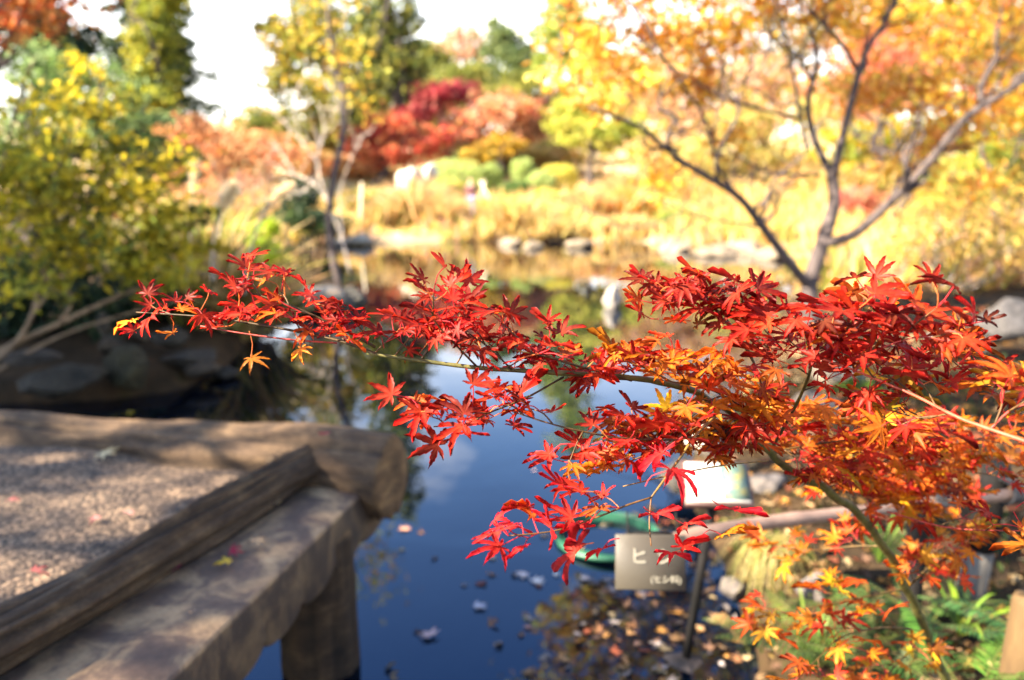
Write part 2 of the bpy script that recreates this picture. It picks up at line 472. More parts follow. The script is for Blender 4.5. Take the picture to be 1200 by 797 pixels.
# deck of trodden earth and gravel
def deck_mat():
    m, n, l, out = new_mat('deck_gravel')
    b = n.new('ShaderNodeBsdfPrincipled'); b.inputs['Roughness'].default_value = 0.9
    g = n.new('ShaderNodeNewGeometry')
    vo = n.new('ShaderNodeTexVoronoi'); vo.inputs['Scale'].default_value = 95
    l.new(g.outputs['Position'], vo.inputs['Vector'])
    sep = n.new('ShaderNodeSeparateColor'); l.new(vo.outputs['Color'], sep.inputs[0])
    r = ramp(n, l, sep.outputs[0], [(0.1, (0.030, 0.019, 0.013)), (0.5, (0.085, 0.054, 0.035)), (0.9, (0.23, 0.155, 0.10))])
    t = noise_node(n, l, 7, 6, 0.65, g.outputs['Position'])
    r2 = ramp(n, l, t.outputs['Fac'], [(0.3, (0.42, 0.38, 0.34)), (0.5, (0.9, .86, .82)), (0.7, (1.15, 1.08, 1.0))])
    mx = n.new('ShaderNodeMixRGB'); mx.blend_type = 'MULTIPLY'; mx.inputs['Fac'].default_value = 1
    l.new(r.outputs['Color'], mx.inputs['Color1']); l.new(r2.outputs['Color'], mx.inputs['Color2'])
    l.new(mx.outputs['Color'], b.inputs['Base Color'])
    bp = n.new('ShaderNodeBump'); bp.inputs['Strength'].default_value = 1.0; bp.inputs['Distance'].default_value = 0.006; bp.invert = True
    l.new(vo.outputs['Distance'], bp.inputs['Height']); l.new(bp.outputs['Normal'], b.inputs['Normal'])
    l.new(b.outputs['BSDF'], out.inputs['Surface'])
    return m
_far = [p - E2 * 0.02 for p in smooth_path(_fp, 40)]
_near = smooth_path(_kp[::-1], 40)
_rows = 40
_g = np.zeros((_rows, 40, 3))
for j in range(40):
    a = np.array(_near[j]); b_ = np.array(_far[j])
    for i in range(_rows):
        s = i / (_rows - 1)
        p = a * (1 - s) + b_ * s
        edge = min(s, 1 - s)
        p[2] = DECK_Z + 0.012 * math.exp(-((edge / 0.06) ** 2)) + 0.012 * mnoise.noise(Vector((p[0] * 3, p[1] * 3, 0))) + 0.004 * mnoise.noise(Vector((p[0] * 17, p[1] * 17, 3)))
        _g[i, j] = p
_id = np.arange(_rows * 40).reshape(_rows, 40)
_q = np.stack([_id[:-1, :-1].ravel(), _id[:-1, 1:].ravel(), _id[1:, 1:].ravel(), _id[1:, :-1].ravel()], 1)
_low = _g.copy(); _low[..., 2] = 0.42
_n0 = _rows * 40
_rim = np.concatenate([_id[0], _id[1:, -1], _id[-1, :-1][::-1], _id[1:-1, 0][::-1]])
_sides = np.stack([_rim, np.roll(_rim, -1), np.roll(_rim, -1) + _n0, _rim + _n0], 1)
mesh_np('deck', np.concatenate([_g.reshape(-1, 3), _low.reshape(-1, 3)]), [_q, (_q + _n0)[:, ::-1], _sides], deck_mat(), bridge, smooth=True)

# scalloped side beam with a flat top, in the shape of a row of cut log ends
def beam_mat():
    m, n, l, out = new_mat('side_beam_timber')
    b = n.new('ShaderNodeBsdfPrincipled'); b.inputs['Roughness'].default_value = 0.75
    g = n.new('ShaderNodeNewGeometry')
    t = noise_node(n, l, 8.5, 9, 0.62, objvec(n, l, (1, 1, .6)), 0.5)
    r = ramp(n, l, t.outputs['Fac'], [(0.36, (0.038, 0.022, 0.015)), (0.47, (0.058, 0.035, 0.022)), (0.56, (0.13, 0.080, 0.042)), (0.74, (0.20, 0.128, 0.068))])
    t2 = noise_node(n, l, 60, 6, 0.7, g.outputs['Position'])
    r2 = ramp(n, l, t2.outputs['Fac'], [(0.3, (0.75,) * 3), (0.7, (1.2,) * 3)])
    mx = n.new('ShaderNodeMixRGB'); mx.blend_type = 'MULTIPLY'; mx.inputs['Fac'].default_value = 1
    l.new(r.outputs['Color'], mx.inputs['Color1']); l.new(r2.outputs['Color'], mx.inputs['Color2'])
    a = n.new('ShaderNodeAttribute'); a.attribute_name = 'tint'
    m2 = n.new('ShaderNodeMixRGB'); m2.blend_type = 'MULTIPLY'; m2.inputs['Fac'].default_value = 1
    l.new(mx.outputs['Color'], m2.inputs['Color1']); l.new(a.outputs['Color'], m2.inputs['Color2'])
    l.new(m2.outputs['Color'], b.inputs['Base Color'])
    bp = n.new('ShaderNodeBump'); bp.inputs['Strength'].default_value = 0.5; bp.inputs['Distance'].default_value = 0.004
    l.new(t2.outputs['Fac'], bp.inputs['Height']); l.new(bp.outputs['Normal'], b.inputs['Normal'])
    l.new(b.outputs['BSDF'], out.inputs['Surface'])
    return m
BM = beam_mat()
B0 = GP(446, 556, 0.545); B1 = GP(196, 797, 0.545)
bdir = unit(B1 - B0); bin_ = np.array([bdir[1], -bdir[0], 0.0])      # inward (towards the deck)
if bin_[0] > 0: bin_ = -bin_
_s = np.linspace(-0.04, 2.6, 265)
_pitch = 0.205
_vt, _ft = [], []
for i, s in enumerate(_s):
    u = ((s + 0.03) % _pitch) / _pitch
    arc = 0.048 * math.sqrt(max(0, 1 - (2 * u - 1) ** 2)) + 0.006 * mnoise.noise(Vector((s * 3, 0, 0)))
    base = B0 + bdir * s
    w = 0.0015 * mnoise.noise(Vector((s * 2.3, 5, 0)))
    width = 0.30 + 0.22 * s
    for (inn, z) in ((w + 0.0, 0.545 - 0.006), (w + 0.005, 0.545), (w + width, 0.548), (w + width, 0.40), (w + 0.035, 0.395 - arc), (w + 0.012, 0.40 - arc), (w, 0.412 - arc), (w, 0.545 - 0.016)):
        _vt.append(base + bin_ * inn + np.array([0, 0, z - base[2] + 0.0012 * mnoise.noise(Vector((s * 6, inn * 9, 1)))]))
for i in range(len(_s) - 1):
    for k in range(8):
        _ft.append([i * 8 + k, i * 8 + (k + 1) % 8, (i + 1) * 8 + (k + 1) % 8, (i + 1) * 8 + k])
_ft.append([7, 6, 5, 4, 3, 2, 1, 0]); _e = (len(_s) - 1) * 8; _ft.append([_e + k for k in range(8)])
beam = mesh_np('side_beam', _vt, _ft, BM, bridge, np.tile(np.array([1.9, 2.1, 1.8, .9, .45, .66, .70, .72])[:, None] * np.ones(3), (len(_s), 1)))  # ledge and edge painted lighter as sunlit, face and underside darker as shaded
# piles
for (px, py, inn) in ((372, 712, 0.0), (60, 980, 0.0), (-260, 640, 0)):
    p = GP(px, py, 0.2)
    v, f, t = log_mesh([p + np.array([0, 0, z]) for z in (-1.0, -0.5, 0.0, 0.26)], [0.125, 0.125, 0.122, 0.12], sides=48, seg=60, ridge=0.012, lump=0.01, seed=px, groove=14, tint=(0.33, 0.30, 0.26))
    mesh_np('pile', v, f, M['wood_log'], bridge, t, smooth=True)
v, f, t = log_mesh([GP(372, 712, 0.34) + np.array([-0.1, 0.15, 0]) - E1 * s for s in (2.8, 1.4, 0.0)], [0.085, 0.085, 0.085], sides=32, seg=40, seed=77, tint=(0.6, 0.58, 0.55))
mesh_np('cross_beam', v, f, M['wood_log'], bridge, t, smooth=True)

# ------------------------------------------------------------------ foliage tools
def leaf_quads(pos, size, nrm_bias=(0, 0, 0.5), aspect=0.55, droop=0.3, spread=1.0):
    """rhombic folded leaves, 6 vertices each, at positions pos"""
    n = len(pos)
    size = np.broadcast_to(np.asarray(size, float), (n,))
    nr = unit(rng.normal(size=(n, 3)) * spread + np.asarray(nrm_bias))
    d = rng.normal(size=(n, 3)) + np.array([0, 0, -droop])
    d = unit(d - nr * (d * nr).sum(1)[:, None])
    w = np.cross(nr, d)
    s = size[:, None]
    v = np.stack([pos - d * s * 0.5,
                  pos - d * s * 0.1 + w * s * aspect * 0.5 + nr * s * 0.1,
                  pos + d * s * 0.25 + w * s * aspect * 0.36 + nr * s * 0.06,
                  pos + d * s * 0.5,
                  pos + d * s * 0.25 - w * s * aspect * 0.36 + nr * s * 0.06,
                  pos - d * s * 0.1 - w * s * aspect * 0.5 + nr * s * 0.1], 1)
    i = (np.arange(n) * 6)[:, None]
    f = np.concatenate([i + np.array([[0, 1, 2, 3]]), i + np.array([[0, 3, 4, 5]])])
    return v.reshape(-1, 3), f
def tints(n, palette, jitter=0.18, weights=None):
    pal = np.asarray(palette, float)
    k = rng.choice(len(pal), n, p=weights)
    c = pal[k] * (1 + rng.normal(size=(n, 1)) * jitter) * (1 + rng.normal(size=(n, 3)) * 0.05)
    return np.clip(c, 0.004, 0.95)
def crown_points(lobes, n, clump=0.16, per=26, shell=0.6, z_flat=0.6):
    """leaf positions gathered in clumps through ellipsoidal lobes; returns positions and clump ids"""
    vol = np.array([l[1][0] * l[1][1] * l[1][2] * (l[2] if len(l) > 2 else 1) for l in lobes]) ** 0.75
    vol /= vol.sum()
    out, cid, c0 = [], [], 0
    for l, fr in zip(lobes, vol):
        m = max(int(n * fr / per), 2)
        d = unit(rng.normal(size=(m, 3)))
        r = rng.random(m) ** (1 / (1 + 2 * shell)) * (0.75 + 0.35 * rng.random(m))
        c = np.asarray(l[0]) + d * r[:, None] * np.asarray(l[1])
        k = rng.poisson(per, m)
        ids = np.repeat(np.arange(m), k)
        rr = np.mean(l[1]) * clump
        p = c[ids] + rng.normal(size=(len(ids), 3)) * rr * np.array([1, 1, z_flat]) * (0.6 + 0.8 * rng.random(m))[ids][:, None]
        out.append(p); cid.append(ids + c0); c0 += m
    return np.concatenate(out), np.concatenate(cid)
def foliage(name, lobes, n, size, palette, parent, mat=None, clump=0.16, per=26, shell=0.6, z_flat=0.6, jitter=0.16, bias=(0, 0, 0.5), aspect=0.55, droop=0.3, weights=None, clump_j=0.15):
    p, ids = crown_points(lobes, n, clump, per, shell, z_flat)
    v, f = leaf_quads(p, size * (0.7 + 0.6 * rng.random(len(p))), bias, aspect, droop)
    pal = np.asarray(palette, float)
    kc = rng.choice(len(pal), ids.max() + 1, p=weights)           # each clump leans to one colour
    mixk = np.where(rng.random(len(p)) < 0.68, kc[ids], rng.choice(len(pal), len(p), p=weights))
    c = pal[mixk] * (1 + rng.normal(size=(len(p), 1)) * jitter) * (1 + rng.normal(size=(ids.max() + 1, 1)) * clump_j)[ids]
    return mesh_np(name, v, f, mat or M['leaf'], parent, np.repeat(np.clip(c, 0.004, 0.9), 6, 0))
def wander(a, b, n=7, amp=0.08):
    a, b = np.asarray(a, float), np.asarray(b, float)
    t = np.linspace(0, 1, n)[:, None]
    L = np.linalg.norm(b - a)
    o = rng.normal(size=(n, 3)) * amp * L * np.sin(t * math.pi)
    return smooth_path(a * (1 - t) + b * t + o, n * 2)
def woody(mb, base, lobes, r0, top=None, limbs=2, tip=0.012, lean=0.05):
    """tapered trunk and limbs that reach into every lobe"""
    base = np.asarray(base, float)
    cs = np.array([l[0] for l in lobes])
    top = np.asarray(top, float) if top is not None else np.array([cs[:, 0].mean(), cs[:, 1].mean(), cs[:, 2].max()])
    tr = wander(base - np.array([0, 0, 0.15]), top, 8, lean)
    rr = np.linspace(1, 0.18, len(tr)) ** 1.1 * r0
    rr[0] *= 1.35; rr[1] *= 1.12
    mb.tube(tr, rr, 9)
    for l in lobes:
        c = np.asarray(l[0], float); R_ = np.asarray(l[1], float)
        for _ in range(limbs):
            e = c + unit(rng.normal(size=3)) * R_ * 0.75
            zs = tr[:, 2]
            k = int(np.clip(np.searchsorted(zs, base[2] + (e[2] - base[2]) * (0.35 + 0.3 * rng.random())), 2, len(tr) - 3))
            p = wander(tr[k], e, 6, 0.09)
            mb.tube(p, np.linspace(rr[k] * 0.5, tip, len(p)), 6)
            for _ in range(3):
                q = p[rng.integers(len(p) // 3, len(p) - 1)]
                e2 = q + unit(rng.normal(size=3) + np.array([0, 0, 0.4])) * R_ * 0.5
                p2 = wander(q, e2, 5, 0.08)
                mb.tube(p2, np.linspace(max(rr[k] * 0.2, tip), tip * 0.6, len(p2)), 5)
def tree(name, label, cat, base, lobes, n, size, palette, r0, bark='bark_dark', group=None, crown='crown', top=None, limbs=2, tip=0.012, **kw):
    t = empty(name, label, cat, group)
    mb = MB(); woody(mb, base, lobes, r0, top, limbs, tip)
    mb.build('trunk', M[bark], t, smooth=True)
    foliage(crown, lobes, n, size, palette, t, **kw)
    place(t, base)
    return t
def PL(px, py, d, rx, ry, rd=None):
    """a lobe seen at pixel (px,py), d metres off, with half extents rx, ry in pixels"""
    a, b = rx * d / FPX, ry * d / FPX
    return (P(px, py, d), (a, rd if rd else a, b))

# palettes: base colours of leaves
YEL = [(0.46, 0.32, 0.022), (0.36, 0.27, 0.022), (0.50, 0.31, 0.022), (0.22, 0.21, 0.020), (0.12, 0.13, 0.018)]
OLIVE = [(0.13, 0.16, 0.030), (0.20, 0.21, 0.040), (0.09, 0.12, 0.028), (0.28, 0.26, 0.05)]
GREEN = [(0.06, 0.12, 0.030), (0.10, 0.17, 0.045), (0.05, 0.09, 0.028), (0.15, 0.21, 0.06)]
LIME = [(0.20, 0.28, 0.05), (0.26, 0.30, 0.06), (0.14, 0.22, 0.04), (0.34, 0.34, 0.08)]
DKGREEN = [(0.020, 0.045, 0.024), (0.035, 0.060, 0.030), (0.014, 0.030, 0.020), (0.05, 0.07, 0.03)]
ORANGE = [(0.48, 0.22, 0.025), (0.55, 0.30, 0.030), (0.42, 0.15, 0.022), (0.46, 0.32, 0.04), (0.34, 0.22, 0.03)]
SALMON = [tuple(min(.62, c * k_) for c, k_ in zip(q, (1.3, 1.45, 1.35))) for q in [(0.50, 0.20, 0.13), (0.45, 0.15, 0.08), (0.52, 0.28, 0.20), (0.40, 0.20, 0.07)]]
RED = [tuple(min(.62, c * k_) for c, k_ in zip(q, (1.3, 1.45, 1.35))) for q in [(0.42, 0.065, 0.045), (0.50, 0.11, 0.06), (0.32, 0.04, 0.045), (0.48, 0.17, 0.07)]]
CRIM = [tuple(min(.62, c * k_) for c, k_ in zip(q, (1.3, 1.45, 1.35))) for q in [(0.30, 0.030, 0.050), (0.38, 0.06, 0.07), (0.22, 0.022, 0.035), (0.42, 0.12, 0.11)]]
RUST = [tuple(min(.62, c * k_) for c, k_ in zip(q, (1.3, 1.45, 1.35))) for q in [(0.36, 0.13, 0.06), (0.42, 0.18, 0.09), (0.28, 0.11, 0.05), (0.40, 0.22, 0.12)]]
TAN = [(0.46, 0.30, 0.13), (0.52, 0.37, 0.18), (0.40, 0.25, 0.10), (0.48, 0.36, 0.12)]

# ------------------------------------------------------------------ trees and shrubs round the pond
# left bank -----------------------------------------------------------
b = under(-70, 5.4)
t = empty('yellow_shrub', 'large yellow green leafy shrub overhanging the rocks beside the far bridge log', 'shrub')
lob = [PL(45, 215, 5.2, 95, 95, .6), PL(150, 235, 5.6, 95, 80, .6), PL(215, 275, 5.8, 65, 50, .4), PL(60, 300, 5.0, 90, 65, .5), PL(170, 315, 5.5, 90, 40, .4), PL(90, 130, 5.6, 70, 60, .5), PL(-40, 220, 5.2, 90, 130, .6)]
mb = MB()
for pts, r in (([(-70, 470), (0, 412), (72, 378), (133, 350), (200, 325), (262, 318)], 0.032), ([(-60, 470), (30, 415), (85, 388), (150, 368), (215, 350)], 0.02),
               ([(72, 378), (84, 352), (72, 330)], 0.02), ([(-70, 470), (20, 400), (48, 330), (60, 250), (70, 190), (60, 110)], 0.024), ([(-70, 470), (-10, 330), (28, 250), (85, 160), (130, 95)], 0.02),
               ([(20, 400), (60, 340), (125, 285), (190, 230), (235, 205)], 0.016), ([(-60, 300), (0, 200), (20, 120), (40, 70)], 0.016), ([(60, 250), (110, 220), (150, 190), (190, 175)], 0.01), ([(48, 330), (95, 280), (105, 225)], 0.01)):
    pp = smooth_path([P(x, y, 5.15 + 0.15 * k) for k, (x, y) in enumerate(pts)], 24)
    mb.tube(pp, np.linspace(r * .75, r * 0.25, 24), 7)
mb.build('stems', M['bark_tan'], t, smooth=True)
foliage('foliage', lob, 6000, 0.064, [(0.45, 0.335, 0.024), (0.36, 0.29, 0.024), (0.26, 0.245, 0.026), (0.11, 0.125, 0.018), (0.055, 0.07, 0.014)], t, clump=0.17, per=26, shell=0.4, weights=[.30, .28, .20, .14, .08], aspect=0.5, clump_j=.3)
place(t, b)

def shrub(name, label, lobes, n, size, pal, base, cat='shrub', bark='bark_dark', r=0.03, group=None, **kw):
    t = empty(name, label, cat, group)
    mb = MB()
    base = np.asarray(base, float)
    for l in lobes:
        for _ in range(4):
            e = np.asarray(l[0]) + unit(rng.normal(size=3)) * np.asarray(l[1]) * 0.8
            pp = wander(base + rng.normal(size=3) * np.array([.06, .06, 0]) - np.array([0, 0, 0.05]), e, 6, 0.06)
            mb.tube(pp, np.linspace(r, r * 0.25, len(pp)), 6)
    mb.build('stems', M[bark], t, smooth=True)
    foliage('foliage', lobes, n, size, pal, t, **kw)
    place(t, base)
    return t
shrub('evergreen_shrub', 'dark green undergrowth shrub in deep shade under the yellow leafy shrub', [PL(60, 350, 6.6, 120, 55, .6), PL(180, 345, 7.2, 100, 50, .6), PL(290, 335, 8.2, 60, 40, .5), PL(-60, 330, 6.4, 90, 80, .6)], 4200, 0.09, DKGREEN + [(0.06, .09, .03)], under(60, 6.9), per=20)
shrub('young_shrub', 'small bright lime green leafy shrub left of the slender dark trunk', [PL(310, 275, 7.4, 24, 22, .2), PL(318, 305, 7.4, 20, 16, .16)], 420, 0.06, [(0.28, 0.38, 0.03), (0.20, 0.32, 0.03), (0.36, 0.42, 0.05)], under(312, 7.4), per=10, r=0.008)
shrub('cloud_pruned_pine', 'broad layered green pine mound behind the yellow shrub at left', [PL(75, 92, 12, 75, 32, 1.2), PL(10, 75, 12, 80, 30, 1.2), PL(120, 140, 12, 80, 40, 1.0), PL(30, 160, 12.5, 120, 60, 1.2), PL(200, 190, 13, 45, 40, .8)], 9000, 0.12, GREEN + [(0.16, 0.24, 0.09), (0.22, 0.30, 0.12)], under(40, 12.5), per=40, r=0.08, clump=0.14, aspect=0.3)
tree('dark_cedar', 'dark blue green conifer behind the orange maple boughs in the top left corner', 'tree', under(75, 22), [PL(60, 45, 22, 60, 50), PL(20, 10, 22, 70, 60), PL(85, 95, 22, 36, 50), PL(50, -60, 22, 50, 70)], 7000, 0.22, DKGREEN + [(0.03, 0.07, 0.05)], 0.25, per=40, z_flat=0.4)
tree('orange_maple', 'orange red maple whose boughs hang into the top left corner', 'tree', under(-120, 8.5), [PL(30, 10, 8.5, 70, 32, .8), PL(-40, -30, 8.5, 120, 60, 1.), PL(70, -45, 8.5, 80, 50, .8), PL(0, 45, 8.6, 45, 16, .5), PL(-120, -130, 8.5, 160, 100, 1.2)], 5200, 0.085, [(0.48, 0.12, 0.03), (0.52, 0.20, 0.04), (0.36, 0.07, 0.03), (0.48, 0.28, 0.10)], 0.11, per=18)
# conifer ------------------------------------------------------------
def conifer(name, label, px, d, ptop, pbot, half, n, pal, size, group=None, r0=0.2, tiers=16, gap=0.75):
    t = empty(name, label, 'tree', group)
    base = under(px, d)
    top = P(px, ptop, d); bot = P(px, pbot, d)
    H = top[2] - bot[2]; W = half * d / FPX
    mb = MB()
    tr = wander(base - np.array([0, 0, .2]), np.array([base[0], base[1], top[2]]), 8, 0.008)
    mb.tube(tr, np.linspace(r0, 0.02, len(tr)), 9)
    pts = []
    for k in range(tiers):
        fr = (k + 0.35 * rng.random()) / tiers
        z = bot[2] + H * fr
        rad = W * (1 - fr) ** 0.8 * (0.75 + 0.4 * rng.random()) + 0.12
        m = rng.integers(6, 9)
        for j in range(m):
            a = 2 * math.pi * (j + rng.random() * 0.6) / m
            L = rad * (0.75 + 0.45 * rng.random())
            e = np.array([base[0] + math.cos(a) * L, base[1] + math.sin(a) * L, z - 0.22 * L])
            s0 = np.array([base[0], base[1], z + 0.05 * L])
            bp = smooth_path([s0, (s0 + e) / 2 + np.array([0, 0, 0.06 * L]), e], 8)
            mb.tube(bp, np.linspace(0.035, 0.008, 8), 5)
            c = int(n / tiers / m)
            tt = rng.random(c) ** 0.7
            q = s0 + (e - s0) * tt[:, None] + rng.normal(size=(c, 3)) * np.array([.11, .11, .05]) * L * 1.1 + np.array([0, 0, 1.]) * (0.05 * L * np.sin(tt * 3.1))[:, None] - np.array([0, 0, 1.]) * np.abs(rng.normal(size=c))[:, None] * 0.05 * L
            pts.append(q)
    mb.build('trunk', M['bark_dark'], t, smooth=True)
    pts = np.concatenate(pts)
    v, f = leaf_quads(pts, size * (0.6 + 0.8 * rng.random(len(pts))), (0, 0, 0.7), 0.3, 0.6)
    mesh_np('crown', v, f, M['leaf'], t, np.repeat(tints(len(pts), pal), 6, 0))
    place(t, base)
conifer('cedar_tree', 'tall green conifer with drooping dark boughs reaching the top edge at left', 197, 26, -190, 185, 62, 20000, DKGREEN + [(0.07, 0.10, 0.03), (0.10, 0.12, 0.03)], 0.28, r0=0.3, tiers=22)
tree('sunlit_flank', 'yellow green foliage added as the sunlit left flank of the dark conifer', 'tree', under(172, 22), [PL(180, 60, 22, 30, 60), PL(170, 120, 22, 38, 50), PL(190, -10, 22, 28, 60), PL(185, -70, 22, 22, 50)], 7500, 0.17, [(0.26, 0.27, 0.03), (0.36, 0.32, 0.04), (0.16, 0.19, 0.03), (0.10, 0.13, 0.03)], 0.07, per=26, limbs=1)  # added yellow crown standing in for sun on the conifer's left side
tree('rust_tree', 'broad rust orange tree below the sky gap left of centre', 'tree', under(240, 22), [PL(225, 158, 22, 45, 30), PL(270, 178, 22, 60, 32), PL(320, 185, 22, 36, 32), PL(215, 205, 22, 36, 40), PL(265, 225, 22, 60, 30)], 7500, 0.13, RUST + [(0.46, 0.22, 0.13)], 0.16, bark='bark_grey', per=22)
shrub('bare_thicket', 'pinkish bare twiggy shrub below the rust orange tree', [PL(290, 235, 19, 60, 40, 1.0), PL(240, 250, 19, 40, 36, 1.0)], 1500, 0.10, [(0.40, 0.22, 0.17), (0.30, 0.17, 0.12), (0.18, 0.16, 0.06)], under(275, 19), bark='bark_grey', r=0.025, per=10)
shrub('evergreen_shrub', 'round dark green bush at the water edge behind the slender dark trunk', [PL(350, 245, 17, 30, 32, .7), PL(385, 262, 17, 26, 20, .5)], 2600, 0.11, DKGREEN + [(.06, .10, .03)], under(355, 17), per=30)
tree('poplar_tree', 'tall thin yellow green tree against the white sky left of centre', 'tree', under(362, 26), [PL(345, 55, 26, 38, 46), PL(328, 95, 26, 28, 38), PL(372, 110, 26, 36, 40), PL(368, 10, 26, 38, 44), PL(360, -50, 26, 32, 44), PL(395, 60, 26, 26, 40), PL(318, 40, 26, 20, 30)], 6500, 0.19, [(0.24, 0.24, 0.04), (0.34, 0.28, 0.05), (0.14, 0.17, 0.03), (0.42, 0.27, 0.05)], 0.07, per=15, clump=0.2, limbs=1)
tree('tall_evergreen', 'tall dark olive evergreen just left of the bright central sky', 'tree', under(450, 30), [PL(452, 30, 30, 40, 48), PL(432, 85, 30, 48, 42), PL(478, 85, 30, 30, 50), PL(420, 30, 30, 28, 36), PL(485, 30, 30, 18, 40), PL(448, -40, 30, 38, 46), PL(420, 130, 30, 40, 36), PL(455, -120, 30, 30, 50)], 10500, 0.22, [(0.08, 0.11, 0.03), (0.14, 0.16, 0.04), (0.05, 0.07, 0.025), (0.26, 0.24, 0.05)], 0.2, per=24)
t = empty('slender_tree', 'slender dark trunked young tree with sparse yellow leaves left of the pond', 'tree')
mb = MB(); SL = [PL(400, 70, 9.8, 40, 60, .5), PL(360, 30, 9.8, 34, 40, .5), PL(425, 130, 9.8, 22, 30, .4), PL(405, -30, 9.8, 50, 50, .6)]
_tr = smooth_path([P(x, y, 9.8) for x, y in ((402, 356), (395, 325), (385, 262), (392, 205), (403, 150), (400, 100), (388, 55), (384, 0), (388, -50))], 40)
mb.tube(_tr, np.linspace(.052, .018, 40), 9)
for l_ in SL:
    for _ in range(3):
        k = rng.integers(16, 38); e = np.asarray(l_[0]) + unit(rng.normal(size=3)) * np.asarray(l_[1]) * .8; p2 = wander(_tr[k], e, 6, .06); mb.tube(p2, np.linspace(.013, .004, len(p2)), 5)
mb.build('trunk', M['bark_dark'], t, smooth=True)
foliage('crown', SL, 520, 0.085, [(0.44, 0.33, 0.04), (0.30, 0.30, 0.05), (0.46, 0.24, 0.04)], t, per=5, clump=0.3)
place(t, P(402, 350, 9.8))
t = empty('bare_shrub', 'pale bare branched shrub leaning behind the slender dark trunk', 'shrub')
mb = MB(); _b = under(408, 11.5)
for pts, r in (([(410, 320), (402, 285), (385, 240), (368, 215), (345, 205), (325, 198)], .028), ([(385, 240), (372, 190), (380, 150), (372, 120)], .02), ([(345, 205), (330, 180), (318, 165)], .012), ([(372, 190), (352, 165), (330, 140), (300, 118)], .013),
               ([(402, 285), (398, 230), (410, 190), (425, 160)], .016), ([(380, 150), (395, 130), (400, 105)], .01), ([(352, 165), (345, 130), (350, 100)], .01), ([(368, 215), (350, 225), (335, 222)], .008)):
    pp = smooth_path([P(x, y, 11.5 + 0.08 * k) for k, (x, y) in enumerate(pts)], 18)
    mb.tube(pp, np.linspace(r * .6, r * .25, 18), 6)
    for _ in range(5):
        q = pp[rng.integers(4, 17)]
        p2 = wander(q, q + unit(rng.normal(size=3) + np.array([0, 0, .5])) * 0.35, 5, .08); mb.tube(p2, np.linspace(.007, .003, len(p2)), 4)
mb.build('branches', M['bark_pale'], t, smooth=True); place(t, _b)

# hillside beyond the pond ------------------------------------------
tree('olive_tree', 'olive green round tree on the hill below the central sky', 'tree', under(500, 46), [PL(495, 70, 46, 34, 30), PL(480, 100, 46, 36, 28), PL(525, 105, 46, 34, 26)], 5500, 0.30, OLIVE, 0.25, per=30)
tree('bare_pink_tree', 'tall pale pinkish bare crowned tree on the hilltop skyline', 'tree', under(540, 60), [PL(542, 48, 60, 28, 26), PL(520, 72, 60, 26, 24), PL(560, 75, 60, 22, 22)], 2600, 0.35, [(0.50, 0.32, 0.24), (0.44, 0.27, 0.18), (0.36, 0.24, 0.15)], 0.25, bark='bark_grey', per=16)
tree('round_evergreen', 'dense green round tree on the skyline right of the pinkish bare tree', 'tree', under(592, 50), [PL(590, 48, 50, 32, 26), PL(610, 80, 50, 34, 30), PL(565, 95, 50, 36, 24)], 5500, 0.32, [(0.10, 0.15, 0.06), (0.16, 0.20, 0.07), (0.07, 0.10, 0.04)], 0.25, per=30)
tree('olive_tree', 'yellowish olive tree behind the crimson maples on the slope', 'tree', under(560, 38), [PL(590, 110, 38, 40, 26), PL(540, 100, 38, 40, 26), PL(500, 125, 38, 40, 24), PL(630, 110, 38, 30, 30)], 6500, 0.24, [(0.24, 0.24, 0.05), (0.16, 0.18, 0.04), (0.32, 0.30, 0.07), (0.12, 0.14, 0.03)], 0.2, per=28)
tree('pale_green_tree', 'tall pale lime tree leaning against the orange crown at the top', 'tree', under(665, 40), [PL(662, 20, 40, 34, 44), PL(640, 60, 40, 26, 34), PL(690, 60, 40, 36, 40), PL(680, -50, 40, 34, 50)], 5500, 0.26, LIME, 0.2, per=24)
tree('tan_tree', 'tawny yellow tree on the far slope left of the maples', 'tree', under(425, 34), [PL(418, 155, 34, 38, 26), PL(385, 170, 34, 30, 24)], 2800, 0.22, [(0.36, 0.28, 0.08), (0.26, 0.24, 0.06), (0.42, 0.24, 0.07)], 0.15, per=22)
tree('crimson_maple', 'dark crimson maple at the top of the red maple group', 'tree', under(520, 30), [PL(510, 115, 30, 32, 16), PL(535, 108, 30, 26, 14), PL(490, 130, 30, 30, 14)], 4200, 0.16, CRIM, 0.13, group='red maples on the far slope', per=30, shell=0.8)
tree('red_maple', 'scarlet maple spreading low at the left of the red maple group', 'tree', under(440, 27), [PL(430, 165, 27, 32, 24), PL(465, 150, 27, 34, 24), PL(455, 182, 27, 44, 14), PL(500, 165, 27, 32, 20)], 6000, 0.15, RED + [(0.52, 0.20, 0.10)], 0.14, group='red maples on the far slope', per=26)
tree('pink_maple', 'salmon pink maple at the right of the red maple group', 'tree', under(585, 28), [PL(580, 130, 28, 40, 22), PL(545, 145, 28, 34, 20), PL(615, 128, 28, 28, 18), PL(570, 165, 28, 36, 14)], 5500, 0.15, SALMON + [(0.50, 0.26, 0.12), (0.40, 0.10, 0.07)], 0.13, group='red maples on the far slope', per=24)
tree('golden_tree', 'small golden brown tree between the topiary and the pink maple', 'tree', under(560, 25), [PL(590, 170, 25, 28, 14), PL(560, 182, 25, 30, 12)], 1800, 0.14, [(0.40, 0.24, 0.03), (0.32, 0.20, 0.03), (0.20, 0.16, 0.03)], 0.1, per=22)
tree('green_tree', 'broad lime green tree right of the pink maple', 'tree', under(690, 27), [PL(670, 145, 27, 34, 28), PL(705, 160, 27, 40, 26), PL(740, 150, 27, 30, 24), PL(690, 120, 27, 38, 18)], 6500, 0.15, [(0.34, 0.37, 0.06), (0.42, 0.42, 0.08), (0.22, 0.27, 0.05), (0.48, 0.43, 0.10)], 0.12, per=28)
